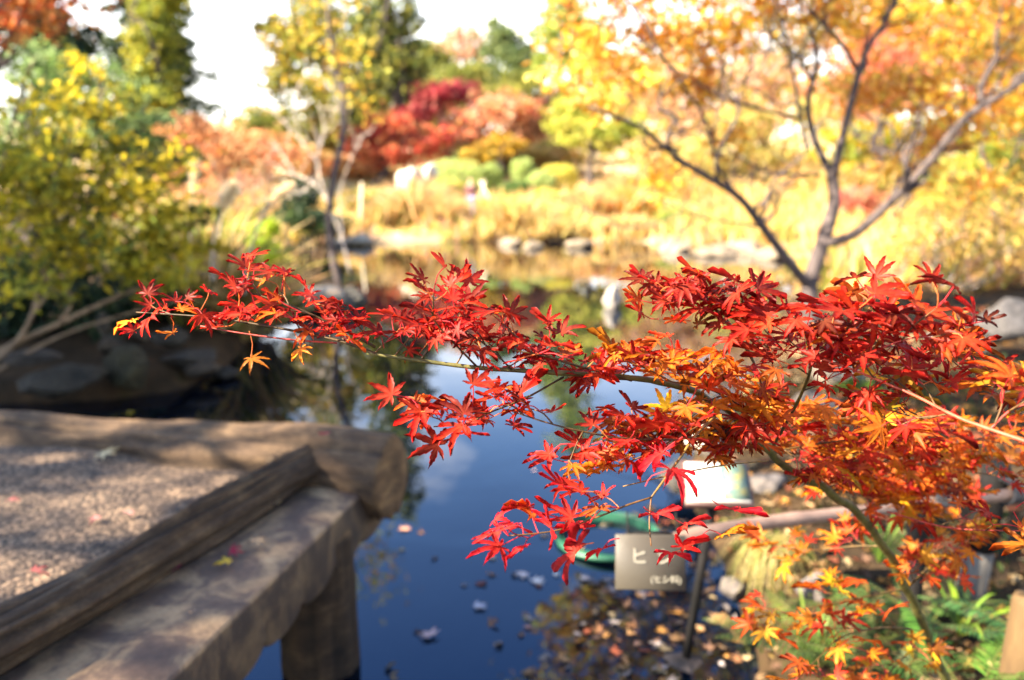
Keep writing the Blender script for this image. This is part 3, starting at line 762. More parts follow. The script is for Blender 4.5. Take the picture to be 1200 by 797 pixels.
for a in (('copper_tree', 'copper brown tree behind the topiary right of the pink maple', 640, 34, [(625, 150, 36, 24), (655, 130, 34, 22)], RUST), ('gold_tree', 'golden yellow tree above the lime tree on the right slope', 740, 38, [(720, 90, 48, 28), (770, 95, 44, 28), (745, 120, 50, 22)], ORANGE[:2] + YEL[:2]),
          ('khaki_tree', 'khaki green tree filling the slope behind the crimson maple', 470, 42, [(440, 130, 50, 34), (500, 145, 50, 30), (400, 140, 40, 30)], OLIVE), ('russet_tree', 'russet tree low on the slope left of the white rocks', 380, 30, [(360, 195, 40, 22), (410, 200, 40, 20), (440, 205, 34, 16)], RUST + TAN),
          ('peach_tree', 'peach coloured tree behind the right limb of the orange tree', 1010, 30, [(980, 120, 50, 34), (1030, 130, 50, 36), (1060, 170, 50, 28)], SALMON + ORANGE[:2]), ('honey_tree', 'honey yellow tree low on the slope between the orange limbs', 830, 26, [(800, 215, 50, 24), (850, 225, 50, 20), (770, 185, 44, 24)], TAN + YEL[:1]),
          ('sand_tree', 'sandy gold tree at the foot of the right slope', 1010, 23, [(960, 215, 50, 24), (1010, 215, 46, 26), (1080, 220, 60, 30), (1150, 225, 60, 36)], TAN + LIME[3:4] + ORANGE[:1]), ('lemon_tree', 'lemon green tree at the right edge behind the twig thicket', 1190, 16, [(1180, 190, 60, 50), (1130, 220, 50, 34), (1220, 110, 60, 60)], LIME + YEL[:3]),
          ('brick_tree', 'brick red tree behind the golden tree in the top right', 1100, 26, [(1090, 60, 60, 50), (1150, 90, 50, 44), (1040, 40, 50, 44), (1180, 30, 60, 50)], SALMON + RED[:2] + ORANGE[:1]), ('moss_tree', 'moss green tree low behind the bare white branched shrub', 345, 33, [(310, 150, 40, 30), (350, 160, 36, 30), (290, 200, 44, 26)], OLIVE + TAN[:1]),
          ('fawn_tree', 'fawn coloured tree low on the slope behind the clipped domes', 560, 31, [(540, 175, 50, 16), (600, 185, 50, 14), (650, 180, 40, 18)], TAN + OLIVE[1:2])):
    tree(a[0], a[1], 'tree', under(a[2], a[3]), [PL(x, y, a[3], rx, ry) for x, y, rx, ry in a[4]], 6500, 0.0058 * a[3], a[5], 0.15, per=24)
# clipped azalea domes
def topiary(label, px, py, d, rx, ry, pal, n=2200):
    t = empty('clipped_shrub', label, 'shrub', 'clipped round shrubs on the far bank')
    c = P(px, py, d); a, b_ = rx * d / FPX, ry * d / FPX
    base = under(px, d)
    mb = MB()
    for _ in range(5):
        e = c + unit(rng.normal(size=3)) * np.array([a, a, b_]) * 0.8
        pp = wander(base - np.array([0, 0, .1]), e, 5, .05); mb.tube(pp, np.linspace(.03, .008, len(pp)), 5)
    mb.build('stems', M['bark_dark'], t)
    d3 = unit(rng.normal(size=(n, 3))); r = 1 - 0.22 * rng.random(n) ** 2 + 0.03 * rng.normal(size=n)
    r = r * (1 + 0.06 * np.sin(d3[:, 0] * 5 + px) * np.cos(d3[:, 2] * 4))
    lowz = max(c[2] - base[2], b_)
    q = c + d3 * r[:, None] * np.array([a, a, 1]) * np.where(d3[:, 2:3] < 0, np.array([[.96, .96, lowz]]), np.array([[1, 1, b_]]))
    v, f = leaf_quads(q, 0.085 * (.7 + .6 * rng.random(n)), d3.mean(0), 0.6)
    mesh_np('foliage', v, f, M['leaf'], t, np.repeat(tints(n, pal), 6, 0))
    place(t, base)
TG = [(0.34, 0.42, 0.14), (0.40, 0.46, 0.18), (0.26, 0.34, 0.10)]
TY = [(0.52, 0.46, 0.08), (0.42, 0.40, 0.08), (0.55, 0.46, 0.12)]
for a in (('largest pale green clipped dome near the white rocks', 535, 205, 24, 32, 18, TG), ('pale green clipped ball in the middle of the topiary row', 576, 204, 24.5, 14, 12, TG), ('tall clipped green ball below the dark gap under the pink maple', 612, 200, 24.5, 14, 14, TG),
          ('yellow green clipped dome just left of the standing person', 528, 228, 22.5, 22, 16, TY), ('small deep green clipped shrub right of the leaning white poles', 605, 222, 23, 22, 9, GREEN), ('wide golden clipped dome at the right end of the topiary row', 655, 206, 24, 22, 13, TY),
          ('lime clipped shrub below the broad lime green tree', 634, 215, 23.5, 18, 14, TG), ('bright yellow clipped shrub standing on the tan bank', 640, 232, 22, 20, 10, TY), ('small grey green clipped ball under the golden brown tree', 548, 186, 26, 16, 10, TG)):
    topiary(*a)
# dry tussocks along the far shore
def tussock(label, px, py, d, rx, ry, pal, n=700, name='dry_tussock', group='dry grass tussocks on the far bank'):
    base = under(px, d)
    a = rx * d / FPX; h = ry * 2 * d / FPX
    pos = base + rng.normal(size=(n, 3)) * np.array([a * .42, a * .35, 0])
    L = h * (0.6 + 0.6 * rng.random(n)) * np.clip(1.15 - ((pos[:, 0] - base[0]) / a) ** 2 * .6, .3, 1.2)
    lean = unit(rng.normal(size=(n, 3)) * np.array([.45, .45, 0]) + np.array([0, 0, 1.]) + (pos - base) * np.array([.5, .5, 0]))
    side = unit(np.cross(lean, rng.normal(size=(n, 3))))
    mid = pos + lean * L[:, None] * .6; tip = pos + lean * L[:, None] + np.array([0, 0, -.1]) * L[:, None] + (lean * np.array([.35, .35, 0])) * L[:, None]
    w = 0.028
    v = np.stack([pos - side * w, pos + side * w, mid + side * w * .8, tip, mid - side * w * .8], 1).reshape(-1, 3)
    i = (np.arange(n) * 5)[:, None]
    o = mesh_np(name, v, [i + np.array([[0, 1, 2, 4]]), i + np.array([[4, 2, 3]])], M['leaf'], None, np.repeat(tints(n, pal), 5, 0))
    o.data.transform(__import__('mathutils').Matrix.Translation(-Vector(base))); o.location = base
    tag(o, label, 'grass', group)
for a in (('tall pale pinkish dry tussock beside the white rocks', 486, 248, 20.5, 34, 24, SALMON[2:3] + TAN), ('straw coloured tussock left of the standing person', 520, 262, 20, 24, 16, TAN), ('broad golden tussock right of the leaning white poles', 610, 255, 20, 46, 18, [(0.5, 0.36, 0.10), (0.44, 0.30, 0.08)] + TAN),
          ('low golden tussock at the waterline in the middle of the far bank', 650, 268, 19.4, 40, 11, [(0.5, 0.36, 0.10)] + TAN), ('rusty brown tussock with a dark hollow right of centre', 690, 250, 21, 34, 16, RUST[:2] + TAN), ('bushy orange tussock below the leaning orange limb', 735, 243, 21, 34, 18, ORANGE[:3] + TAN),
          ('brown twiggy tussock under the lime green tree', 740, 212, 23.5, 36, 18, RUST + TAN), ('low straw tussock on the shoreline left of the white shore rocks', 735, 270, 19.4, 36, 10, TAN), ('straw tussock by the waterline below the white rocks', 450, 268, 20, 30, 12, TAN + OLIVE[1:2]),
          ('olive and straw tussock beside the short white stake', 425, 255, 21, 28, 16, OLIVE + TAN), ('lime grass tussock among the white shore rocks', 790, 268, 19.5, 22, 10, LIME), ('tan tussock behind the white shore rocks', 845, 258, 20.5, 40, 14, TAN), ('pale tussock behind the forked orange tree', 905, 256, 20.5, 36, 14, TAN + LIME[3:4]), ('tan tussock on the slope beneath the orange crown', 800, 236, 23, 40, 16, TAN + ORANGE[:1])):
    tussock(*a)
# reeds and dry stems massed along the far waterline
_n = 52000
_gx = rng.uniform(-9, 15, _n); _gy = rng.uniform(9.0, 23, _n); _pd = pond_dist(_gx, _gy)
_nz = np.array([mnoise.noise(Vector((x * .55, y * .9, 2))) for x, y in zip(_gx, _gy)])
_ok = (_pd > -0.35 * (_nz + .35)) & (_pd < 4.5 + 6 * (_gx > 3)) & ((_gy > 17) | (_gx > 3.6)) & (rng.random(_n) < (.62 + .8 * _nz) * np.where(_gy < 17, .8, 1.)); _gx, _gy, _nz = _gx[_ok], _gy[_ok], _nz[_ok]
_b = np.stack([_gx, _gy, np.maximum(hgt(_gx, _gy), -.05)], 1); _m = len(_b)
_L = (.22 + .35 * rng.random(_m)) * (1 + 1.0 * _nz)
_ln = unit(rng.normal(size=(_m, 3)) * [.4, .4, 0] + [0, 0, 1.]); _sd = unit(np.cross(_ln, rng.normal(size=(_m, 3)))) * .03
_v = np.stack([_b - _sd, _b + _sd, _b + _ln * _L[:, None] * .6 + _sd * .9, _b + _ln * _L[:, None], _b + _ln * _L[:, None] * .6 - _sd * .9], 1).reshape(-1, 3)
_i = (np.arange(_m) * 5)[:, None]
_rp = np.array([(0.56, 0.40, 0.15), (0.60, 0.46, 0.22), (0.50, 0.32, 0.12), (0.56, 0.42, 0.10), (0.55, 0.33, 0.22), (0.34, 0.33, 0.09)])
_rk = np.clip(((np.array([mnoise.noise(Vector((x * .8, y * .8, 9))) for x, y in zip(_gx, _gy)]) + .6) / 1.2 * 6 + rng.normal(size=_m) * .9).astype(int), 0, 5)
tag(mesh_np('dry_reeds', _v, [_i + np.array([[0, 1, 2, 4]]), _i + np.array([[4, 2, 3]])], M['leaf'], None, np.repeat(np.clip(_rp[_rk] * (1 + rng.normal(size=(_m, 1)) * .15), 0, .9), 5, 0)), 'golden dry reeds and low growth massed along the far waterline', 'reeds', kind='stuff')
# ground cover of dry grass on the far slope
_n = 9000
_gx = rng.uniform(-14, 22, _n); _gy = rng.uniform(18.5, 40, _n)
_ok = pond_dist(_gx, _gy) > 0.1; _gx, _gy = _gx[_ok], _gy[_ok]
_p = np.stack([_gx, _gy, hgt(_gx, _gy) + .06], 1)
v, f = leaf_quads(_p, 0.28, (0, -.6, .3), 0.3, -1.2)
tag(mesh_np('dry_grass', v, f, M['leaf'], None, np.repeat(tints(len(_p), TAN + [(0.36, 0.30, 0.07), (0.30, 0.30, 0.07), (0.48, 0.26, 0.12)]), 6, 0)), 'dry tan grass and fallen leaves covering the far slope', 'grass', kind='stuff')

# right hand background ---------------------------------------------
tree('red_maple', 'coral red maple behind the upper fork of the orange tree', 'tree', under(1060, 17), [PL(1040, 85, 17, 50, 32), PL(1090, 60, 17, 44, 34), PL(1010, 60, 17, 36, 28), PL(1075, 115, 17, 46, 18), PL(985, 95, 17, 34, 14)], 5200, 0.115, [(0.50, 0.17, 0.10), (0.46, 0.12, 0.08), (0.52, 0.26, 0.14), (0.45, 0.24, 0.05)], 0.13, per=18)
tree('golden_maple', 'golden orange leafy tree filling the top right corner', 'tree', under(1180, 13), [PL(1150, 50, 13, 70, 50, .9), PL(1190, 120, 13, 50, 40, .8), PL(1130, -30, 13, 90, 50, 1.0), PL(1230, 20, 13, 60, 80, .9), PL(1060, 10, 13.5, 60, 40, .8)], 6500, 0.10, ORANGE + [(0.40, 0.34, 0.05), (0.25, 0.25, 0.04)], 0.06, per=18, limbs=1)
tree('lime_tree', 'yellow green tree low behind the right limb of the orange tree', 'tree', under(1090, 19), [PL(1040, 165, 19, 50, 28), PL(1100, 160, 19, 46, 30), PL(1160, 170, 19, 46, 34), PL(990, 170, 19, 40, 26), PL(1200, 185, 19, 36, 34)], 6000, 0.12, LIME + YEL[:3], 0.12, per=20)
tree('straw_tree', 'pale straw yellow tree on the sunny slope behind the forked trunk', 'tree', under(900, 24), [PL(870, 150, 24, 46, 30), PL(910, 190, 24, 52, 28), PL(830, 185, 24, 46, 28), PL(950, 140, 24, 36, 30)], 5500, 0.15, [(0.42, 0.36, 0.10), (0.32, 0.33, 0.08), (0.48, 0.38, 0.14), (0.46, 0.28, 0.10)], 0.14, per=20, bark='bark_grey')
tree('blush_tree', 'pale pink leafed tree behind the left side of the orange crown', 'tree', under(790, 30), [PL(770, 130, 30, 50, 16), PL(830, 130, 30, 46, 18), PL(800, 100, 30, 56, 22), PL(880, 90, 30, 50, 26), PL(730, 105, 30, 40, 20), PL(800, 150, 30, 60, 20), PL(880, 140, 30, 50, 26)], 9000, 0.18, [(0.52, 0.33, 0.24), (0.48, 0.28, 0.15), (0.46, 0.34, 0.10)], 0.15, per=18, bark='bark_grey')
tree('amber_tree', 'amber brown tree high on the slope behind the orange crown', 'tree', under(900, 34), [PL(860, 40, 34, 60, 36), PL(930, 50, 34, 56, 40), PL(800, 55, 34, 56, 34), PL(980, 20, 34, 60, 44), PL(750, 70, 34, 44, 30), PL(860, -40, 34, 90, 50), PL(1080, 10, 34, 80, 60), PL(1180, 40, 34, 70, 60), PL(840, 100, 34, 70, 30), PL(930, 110, 34, 60, 30), PL(760, 110, 34, 60, 24), PL(1000, 90, 34, 60, 40)], 15000, 0.22, [(0.48, 0.28, 0.10), (0.42, 0.32, 0.08), (0.52, 0.25, 0.14), (0.32, 0.28, 0.06)], 0.25, per=22)
shrub('pink_azalea', 'low pinkish red azalea right of the forked orange trunk', [PL(1008, 235, 17, 28, 16, .5)], 1300, 0.10, [(0.52, 0.17, 0.12), (0.46, 0.12, 0.09), (0.54, 0.28, 0.16)], under(1008, 17), per=20)
shrub('red_azalea', 'small orange red shrub at the foot of the forked orange tree', [PL(1018, 352, 8.6, 22, 14, .18)], 700, 0.055, [(0.48, 0.10, 0.04), (0.44, 0.07, 0.03), (0.50, 0.16, 0.06)], under(1018, 8.6), per=20, r=.01)
shrub('twiggy_thicket', 'bare brown twiggy thicket with few yellow leaves near the right edge', [PL(1110, 300, 9, 46, 70, .7), PL(1150, 250, 9, 50, 60, .7), PL(1075, 270, 9.2, 40, 60, .6), PL(1190, 290, 9, 40, 70, .6)], 2600, 0.06, [(0.36, 0.27, 0.06), (0.42, 0.24, 0.06), (0.26, 0.26, 0.05), (0.30, 0.14, 0.05)], under(1115, 9.1), bark='bark_grey', r=0.016, per=7, clump=.25)
shrub('twiggy_thicket', 'second bare twig thicket reaching out of frame behind the dark boulder', [PL(1190, 240, 10.5, 50, 80, .8), PL(1240, 300, 10, 50, 70, .8)], 900, 0.07, [(0.40, 0.30, 0.08), (0.46, 0.26, 0.06), (0.26, 0.26, 0.05)], under(1200, 10.5), bark='bark_grey', r=0.018, per=7, clump=.25)
shrub('low_green_shrub', 'small round green shrub in the shade behind the red leaves at right', [PL(1030, 470, 4.6, 22, 22, .12), PL(1000, 455, 4.7, 18, 16, .1)], 520, 0.04, [(0.14, 0.22, 0.03), (0.22, 0.28, 0.04), (0.06, 0.1, 0.02)], under(1018, 4.7), per=16, r=.006)

# the forked orange tree --------------------------------------------
t = empty('orange_tree', 'dark forked tree with orange yellow leaves on the right bank', 'tree')
D0 = 7.2
base = GP(952, 372, 0.36)
D0 = float(np.dot(base - np.array([0, 0, CAM_H]), np.array([0, CP, -SP])))
def limb(pts, r, rt, dd=0.0, n=26, sub=3):
    pp = smooth_path([P(x, y, D0 + dd * k / max(1, len(pts) - 1)) for k, (x, y) in enumerate(pts)], n)
    tb.tube(pp, np.linspace(r, rt, n) * .74, 9)
    for _ in range(sub):
        k = rng.integers(n // 3, n - 2)
        e = pp[k] + unit(pp[min(k + 2, n - 1)] - pp[k] + rng.normal(size=3) * 0.05) * 0.3 + rng.normal(size=3) * np.array([.35, .3, .3]) + np.array([0, 0, 0.2])
        p2 = wander(pp[k], e, 6, 0.07); tb.tube(p2, np.linspace(max(rt, r * .3), 0.006, len(p2)), 6)
        for _ in range(2):
            q = p2[rng.integers(4, len(p2) - 1)]
            p3 = wander(q, q + rng.normal(size=3) * .25 + np.array([0, 0, .12]), 5, .08); tb.tube(p3, np.linspace(.007, .003, len(p3)), 5)
    return pp
tb = MB()
limb([(952, 385), (948, 338), (962, 290), (977, 240), (975, 205)], 0.105, 0.062, 0, sub=0)
limb([(948, 336), (925, 308), (895, 268), (862, 228), (800, 190), (750, 150), (690, 125)], 0.062, 0.014, -1.2, sub=6)
limb([(964, 286), (1000, 275), (1040, 240), (1085, 195), (1130, 140), (1200, 95), (1270, 50)], 0.062, 0.028, -0.8, sub=6)
limb([(975, 210), (985, 170), (1000, 110), (1015, 60), (1045, 8), (1058, -80), (1050, -200)], 0.055, 0.016, -0.4, sub=7)
limb([(976, 208), (955, 165), (947, 120), (957, 60), (930, -10), (900, -120)], 0.048, 0.014, 0.3, sub=6)
limb([(1004, 82), (985, 50), (945, 8), (915, -40), (850, -160)], 0.03, 0.01, -0.6, sub=5)
limb([(946, 175), (936, 125), (925, 60), (912, 15), (890, -60)], 0.026, 0.01, -0.5, sub=4)
limb([(960, 205), (905, 203), (868, 185), (820, 150)], 0.02, 0.008, -0.5, sub=3)
limb([(940, 140), (892, 128), (850, 115), (790, 80), (720, 20)], 0.022, 0.008, -1.0, sub=5)
limb([(895, 268), (870, 262), (820, 255), (780, 235)], 0.016, 0.006, -0.6, sub=2)
limb([(862, 228), (840, 190), (826, 140), (780, 70), (700, -60), (640, -180)], 0.022, 0.008, -1.8, sub=6)
limb([(1040, 240), (1060, 205), (1100, 180), (1150, 165), (1210, 160)], 0.026, 0.01, 0.4, sub=3)
tb.build('trunk', M['bark_dark'], t, smooth=True)
OL = [PL(700, 50, 6.3, 60, 46, .5), PL(770, 30, 6.4, 70, 44, .6), PL(840, 45, 6.6, 60, 44, .6), PL(660, 90, 6.2, 36, 24, .3), PL(730, 95, 6.3, 60, 26, .4), PL(900, 0, 6.8, 60, 44, .6), PL(820, 100, 6.5, 50, 28, .4), PL(980, 20, 7, 70, 40, .6), PL(1010, 110, 7.2, 60, 40, .5), PL(1090, 100, 6.9, 60, 46, .6), PL(1150, 130, 6.7, 50, 40, .6),
      PL(780, -60, 6.3, 120, 70, .9), PL(920, -90, 6.6, 120, 70, 1.0), PL(1050, -60, 6.8, 100, 70, .9), PL(660, -40, 6.0, 80, 60, .6), PL(780, -180, 5.8, 160, 80, 1.0), PL(960, -200, 6.0, 160, 90, 1.0), PL(1060, 200, 7.3, 60, 24, .4), PL(860, 160, 6.9, 50, 22, .3), PL(770, 215, 6.4, 40, 22, .3), PL(1100, 160, 7.4, 50, 26, .4), PL(1160, 215, 7., 44, 26, .4), PL(1190, 60, 6.9, 50, 50, .5), PL(700, 130, 6.2, 40, 20, .3)]
foliage('crown', OL, 13000, 0.074, [(0.64, 0.38, 0.05), (0.68, 0.48, 0.09), (0.58, 0.27, 0.04), (0.64, 0.50, 0.12), (0.56, 0.25, 0.08)], t, mat=M['bright_leaf'], per=8, clump=0.22, shell=0.2, aspect=0.6)
place(t, base)

# off to the left and behind: the trees whose shade dapples the bridge and left bank
SV = np.array(SUNV)
def shade_lobe(x, y, z, t, r, k=.7): return (np.array([x, y, z]) + SV * t, (r, r, r * k))
tree('shade_tree', 'tall leafy tree standing out of view left of the bridge', 'tree', on_ground(-10.2, 0.2), [shade_lobe(-1.0, 1.7, .6, 10.5, .9), shade_lobe(-2.6, 2.6, .6, 11.5, 1.2), shade_lobe(-.6, 2.5, .6, 9.6, .7), shade_lobe(-1.6, 3.0, .6, 10.5, .7), shade_lobe(1.9, 2.7, .2, 9.5, .8), shade_lobe(2.4, 4.4, .3, 10.5, 1.4)], 2500, 0.15, OLIVE + ORANGE[:2], 0.2, per=24, clump=.16, shell=.1)
tree('shade_tree', 'dense evergreen tree standing out of view beside the left shore', 'tree', on_ground(-11.5, 3.6), [shade_lobe(-2.4, 5.2, .2, 10, 1.5, .3), shade_lobe(-3.6, 4.8, .2, 11, 1.4, .3), shade_lobe(-1.7, 6.6, .1, 9.5, 1.2, .3), shade_lobe(-3., 6.2, .2, 10.5, 1.5, .3)], 14000, 0.16, OLIVE, 0.25, per=40)

# ------------------------------------------------------------------ rocks
def rock(label, c, size, seed, tint=(1, 1, 1), flat=0.75, group=None, tilt=(0, 0, 0), name='rock', sub=4):
    import bmesh
    bm = bmesh.new(); bmesh.ops.create_icosphere(bm, subdivisions=sub, radius=1.0)
    off = Vector((seed * 3.7, seed * 1.3, -seed * 2.1))
    cuts = [Vector(unit(np.array([math.sin(seed * 5 + k * 2.1), math.cos(seed * 3 + k * 1.7), math.sin(seed + k * 3.3) * .8]))) for k in range(9)]
    for vtx in bm.verts:
        d = vtx.co.normalized()
        r = 1.0 + 0.26 * mnoise.noise(d * 1.5 + off)
        for k, cn in enumerate(cuts):                 # broken facets
            h = 0.70 + 0.16 * math.sin(k * 2.7 + seed)
            dd = d.dot(cn)
            if dd > 0.05: r = min(r, h / dd * 1.02 + 0.03)
        r += 0.07 * mnoise.noise(d * 4 + off) + 0.03 * mnoise.noise(d * 10 + off)
        vtx.co = Vector((d.x * r * size[0], d.y * r * size[1], d.z * r * size[2]))
    me = bpy.data.meshes.new(name); bm.to_mesh(me); bm.free()
    a = me.color_attributes.new('tint', 'FLOAT_COLOR', 'POINT')
    tt = np.ones((len(me.vertices), 4), np.float32); tt[:, :3] = tint
    a.data.foreach_set('color', tt.ravel())
    me.polygons.foreach_set('use_smooth', np.ones(len(me.polygons), bool))
    me.materials.append(M['rock'])
    o = bpy.data.objects.new(name, me); COL.objects.link(o)
    o.location = c; o.rotation_euler = tilt
    return tag(o, label, 'rock', group)
def rpx(label, px, py, z, rx, ry, seed, tint=(1, 1, 1), depth=None, group=None, tilt=(0, 0, 0), deep=1.0):
    c = GP(px, py, z) if depth is None else P(px, py, depth)
    d = float(np.dot(c - np.array([0, 0, CAM_H]), np.array([0, CP, -SP])))
    a = rx * d / FPX; h = ry * d / FPX
    return rock(label, c, (a, a * deep, h), seed, tint, group=group, tilt=tilt)
LB = 'rocks along the shaded left shore'
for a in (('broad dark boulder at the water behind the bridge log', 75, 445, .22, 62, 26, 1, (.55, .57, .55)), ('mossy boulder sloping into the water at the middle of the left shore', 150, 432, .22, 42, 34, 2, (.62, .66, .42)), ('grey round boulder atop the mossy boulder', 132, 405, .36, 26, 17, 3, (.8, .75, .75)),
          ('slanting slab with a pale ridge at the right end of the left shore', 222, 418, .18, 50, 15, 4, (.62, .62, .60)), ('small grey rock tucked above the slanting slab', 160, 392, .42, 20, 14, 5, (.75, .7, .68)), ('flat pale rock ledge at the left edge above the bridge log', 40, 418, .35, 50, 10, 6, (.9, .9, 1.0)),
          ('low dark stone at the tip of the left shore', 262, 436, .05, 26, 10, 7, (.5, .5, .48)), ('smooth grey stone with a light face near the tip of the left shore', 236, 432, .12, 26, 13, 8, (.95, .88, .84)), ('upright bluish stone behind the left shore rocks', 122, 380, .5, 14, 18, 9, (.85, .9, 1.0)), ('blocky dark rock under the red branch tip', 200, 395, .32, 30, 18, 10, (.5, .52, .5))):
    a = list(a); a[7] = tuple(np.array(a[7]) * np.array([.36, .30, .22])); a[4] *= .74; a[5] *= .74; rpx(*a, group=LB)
rpx('pale rounded boulder at the foot of the slender dark trunk', 378, 352, .14, 34, 17, 21, (2.0, 1.85, 1.6))
rpx('dark rock beside the slender trunk, half hidden by the red branch', 412, 352, .12, 22, 17, 22, (.6, .6, .55))
rpx('pale stone at the far waterline right of the slender trunk', 422, 282, .1, 18, 10, 23, (2.2, 2.1, 1.8))
rpx('flat white stone on the far waterline behind the slender trunk', 404, 284, .06, 22, 4, 24, (2.6, 2.6, 2.6))
WR = 'white rocks on the far bank'
rpx('largest white rock of the pile left of the standing person', 482, 218, 0, 20, 20, 31, (3.2, 3.1, 2.9), depth=21.5, group=WR)
rpx('white rock low in the pile behind the pinkish tussock', 462, 230, 0, 16, 12, 32, (3.2, 3.1, 2.9), depth=21.2, group=WR)
rpx('small white rock on top of the white rock pile', 505, 202, 0, 9, 10, 33, (3.3, 3.3, 3.2), depth=21.8, group=WR)
SR = 'pale rocks along the far shore'; SRT = (1.35, 1.15, .9)
for k, (px, py, rx, ry) in enumerate([(545, 276, 16, 7), (598, 285, 14, 6), (625, 288, 12, 6), (680, 287, 18, 6), (792, 291, 20, 13), (838, 296, 30, 10), (872, 293, 24, 11), (906, 300, 22, 10), (948, 300, 20, 9), (1003, 310, 26, 12), (985, 296, 16, 9)]):
    rpx(('small pale stone at the waterline below the straw tussock', 'first of two small pale stones on the middle far waterline', 'second of two small pale stones on the middle far waterline', 'long low pale stone on the far waterline below the golden tussock', 'tall bright white rock at the left end of the shore rocks', 'long white rock in the row of shore rocks',
         'round white rock right of the long white shore rock', 'white rock directly left of the forked orange trunk', 'white rock seen behind the forked orange trunk', 'broad pale rock on the shore right of the forked trunk', 'pale rock set back behind the forked orange trunk')[k], px, py, .05, rx, ry, 40 + k, SRT, group=SR)
rpx('pale cone shaped stone standing in the pond beyond the red branch', 718, 352, .08, 11, 15, 61, (2.4, 2.3, 2.2))
RB = 'rocks on the right bank'
for a in (('dark boulder at the right edge beside the twiggy thicket', 1180, 378, .55, 42, 30, 70, (.42, .42, .46)), ('low dark rock in front of the dark boulder at right', 1120, 400, .42, 40, 14, 71, (.5, .48, .5)), ('grey rock on the shore behind the red leaves at right', 985, 440, .32, 34, 20, 72, (.9, .8, .7)), ('shaded rock under the large red leaf cluster', 955, 475, .25, 34, 20, 73, (.7, .62, .58)),
          ('pale stone at the shoreline just above the white notice board', 826, 518, .16, 26, 24, 74, (1.9, 1.75, 1.6)), ('grey stone behind the notice board at right', 900, 568, .16, 26, 12, 75, (1.1, 1.0, .95)), ('tan stone under the drooping sedge', 922, 655, .16, 20, 24, 76, (1.4, 1.15, .75)), ('grey stone right of the drooping sedge', 955, 690, .16, 24, 18, 77, (1.1, 1.0, 1.0)), ('small wet stone at the water below the fern fronds', 860, 690, .06, 18, 12, 78, (.6, .55, .55)), ('flat stone at the foot of the notice stake', 800, 775, .0, 24, 8, 79, (.5, .42, .40)),
          ('dark rock in the shadow left of the notice board', 800, 560, .10, 30, 18, 80, (.4, .38, .36))):
    rpx(*a, group=RB)

# ------------------------------------------------------------------ rail fence, posts and signs
M['black_wood'] = surface_mat('charred_post', [(0.35, (0.006, 0.006, 0.006)), (0.7, (0.016, 0.014, 0.014))], 12, stretch=(1, 1, .3), bump=.5, rough=.8, spec=.08)
M['rail'] = surface_mat('bamboo_rail', [(0.3, (0.10, 0.062, 0.048)), (0.5, (0.17, 0.11, 0.085)), (0.7, (0.25, 0.17, 0.13))], 10, bump=.2, rough=.5, bdist=.003)
M['lit_post_wood'] = surface_mat('lit_post', [(0.3, (0.06, 0.054, 0.048)), (0.7, (0.17, 0.155, 0.135))], 14, stretch=(1, 1, .25), bump=.6)  # paler stand-in for the black post wood where sun falls on it
M['tan_wood'] = surface_mat('tan_post', [(0.25, (0.035, 0.020, 0.009)), (0.5, (0.075, 0.044, 0.018)), (0.75, (0.15, 0.092, 0.038))], 12, stretch=(1, 1, .2), bump=.4)
M['rope'] = plain_mat('black_rope', (0.012, 0.012, 0.015), .8)
fence = empty('rail_fence', 'low bamboo rail lashed to black posts along the right bank', 'fence')
rl = [P(764, 640, 1.86), P(840, 622, 1.95), P(920, 610, 2.05), P(1010, 600, 2.18), P(1090, 590, 2.3), P(1200, 578, 2.4), P(1330, 562, 2.55)]
pp = smooth_path(rl, 60)
nodes = 0.018 + 0.0025 * np.exp(-(((np.arange(60) % 14) - 7) / 0.8) ** 2) + 0.001 * rng.random(60)
mb = MB(); mb.tube(pp, nodes, 14); mb.build('rail', M['rail'], fence, smooth=True)
pa = P(1088, 594, 2.34); ga = on_ground(pa[0] + 0.0, pa[1] + 0.04)
mb = MB(); mb.tube([ga - [0, 0, .2], ga + [0, 0, .1], pa + np.array([0, .052, 0.0]), pa + np.array([0, .055, 0.035])], [.032, .031, .03, .028], 14); mb.build('post', M['black_wood'], fence, smooth=True)
pb = P(1184, 560, 2.40); gb = GP(1150, 712, 0.22)
ax = unit(pb - gb); off = np.array([0, .07, 0])
mb = MB(); mb.tube([gb - ax * .2 + off, gb + ax * 0.02 + off, gb + ax * .17 + off], [.046, .045, .043], 16); mb.build('lit_foot', M['lit_post_wood'], fence, smooth=True)  # lower part of the black post, its sunlight painted in as grey
mb = MB(); mb.tube([gb + ax * .171 + off, gb + ax * .3 + off, pb + off, pb + off + ax * .02], [.0445, .043, .041, .036], 16); mb.build('post', M['black_wood'], fence, smooth=True)
for c0 in (pa, pb + np.array([0, 0, -.03])):
    k = int(np.argmin(((pp - c0) ** 2).sum(1))); q = pp[min(max(k, 2), 57)]; tdir = unit(pp[min(k + 2, 59)] - pp[max(k - 2, 0)]); mb = MB()
    for j in range(5):
        cc = q + tdir * (j - 2) * .008 + np.array([0, .03, 0])
        aa = np.linspace(0, 2 * math.pi, 20)
        ring = cc + np.stack([0 * aa, np.cos(aa) * .062, np.sin(aa) * .032], 1) + np.outer(np.sin(aa), tdir) * .012
        mb.tube(ring, .005, 6)
    mb.build('rope_lashing', M['rope'], fence, smooth=True)
place(fence, (pa[0], pa[1], float(ga[2])))
t = empty('wooden_post', 'sunlit tan split wooden post at the right edge below the rail', 'post')
g0 = GP(1190, 830, 0.2)
mb = MB(); mb.tube([g0 + np.array([0, 0, -.2]), g0 + np.array([0, 0, .1]), g0 + np.array([0.005, 0.0, .30]), g0 + np.array([0.005, 0.0, .315])], [.05, .048, .046, .040], 18); mb.build('shaft', M['tan_wood'], t, smooth=True)
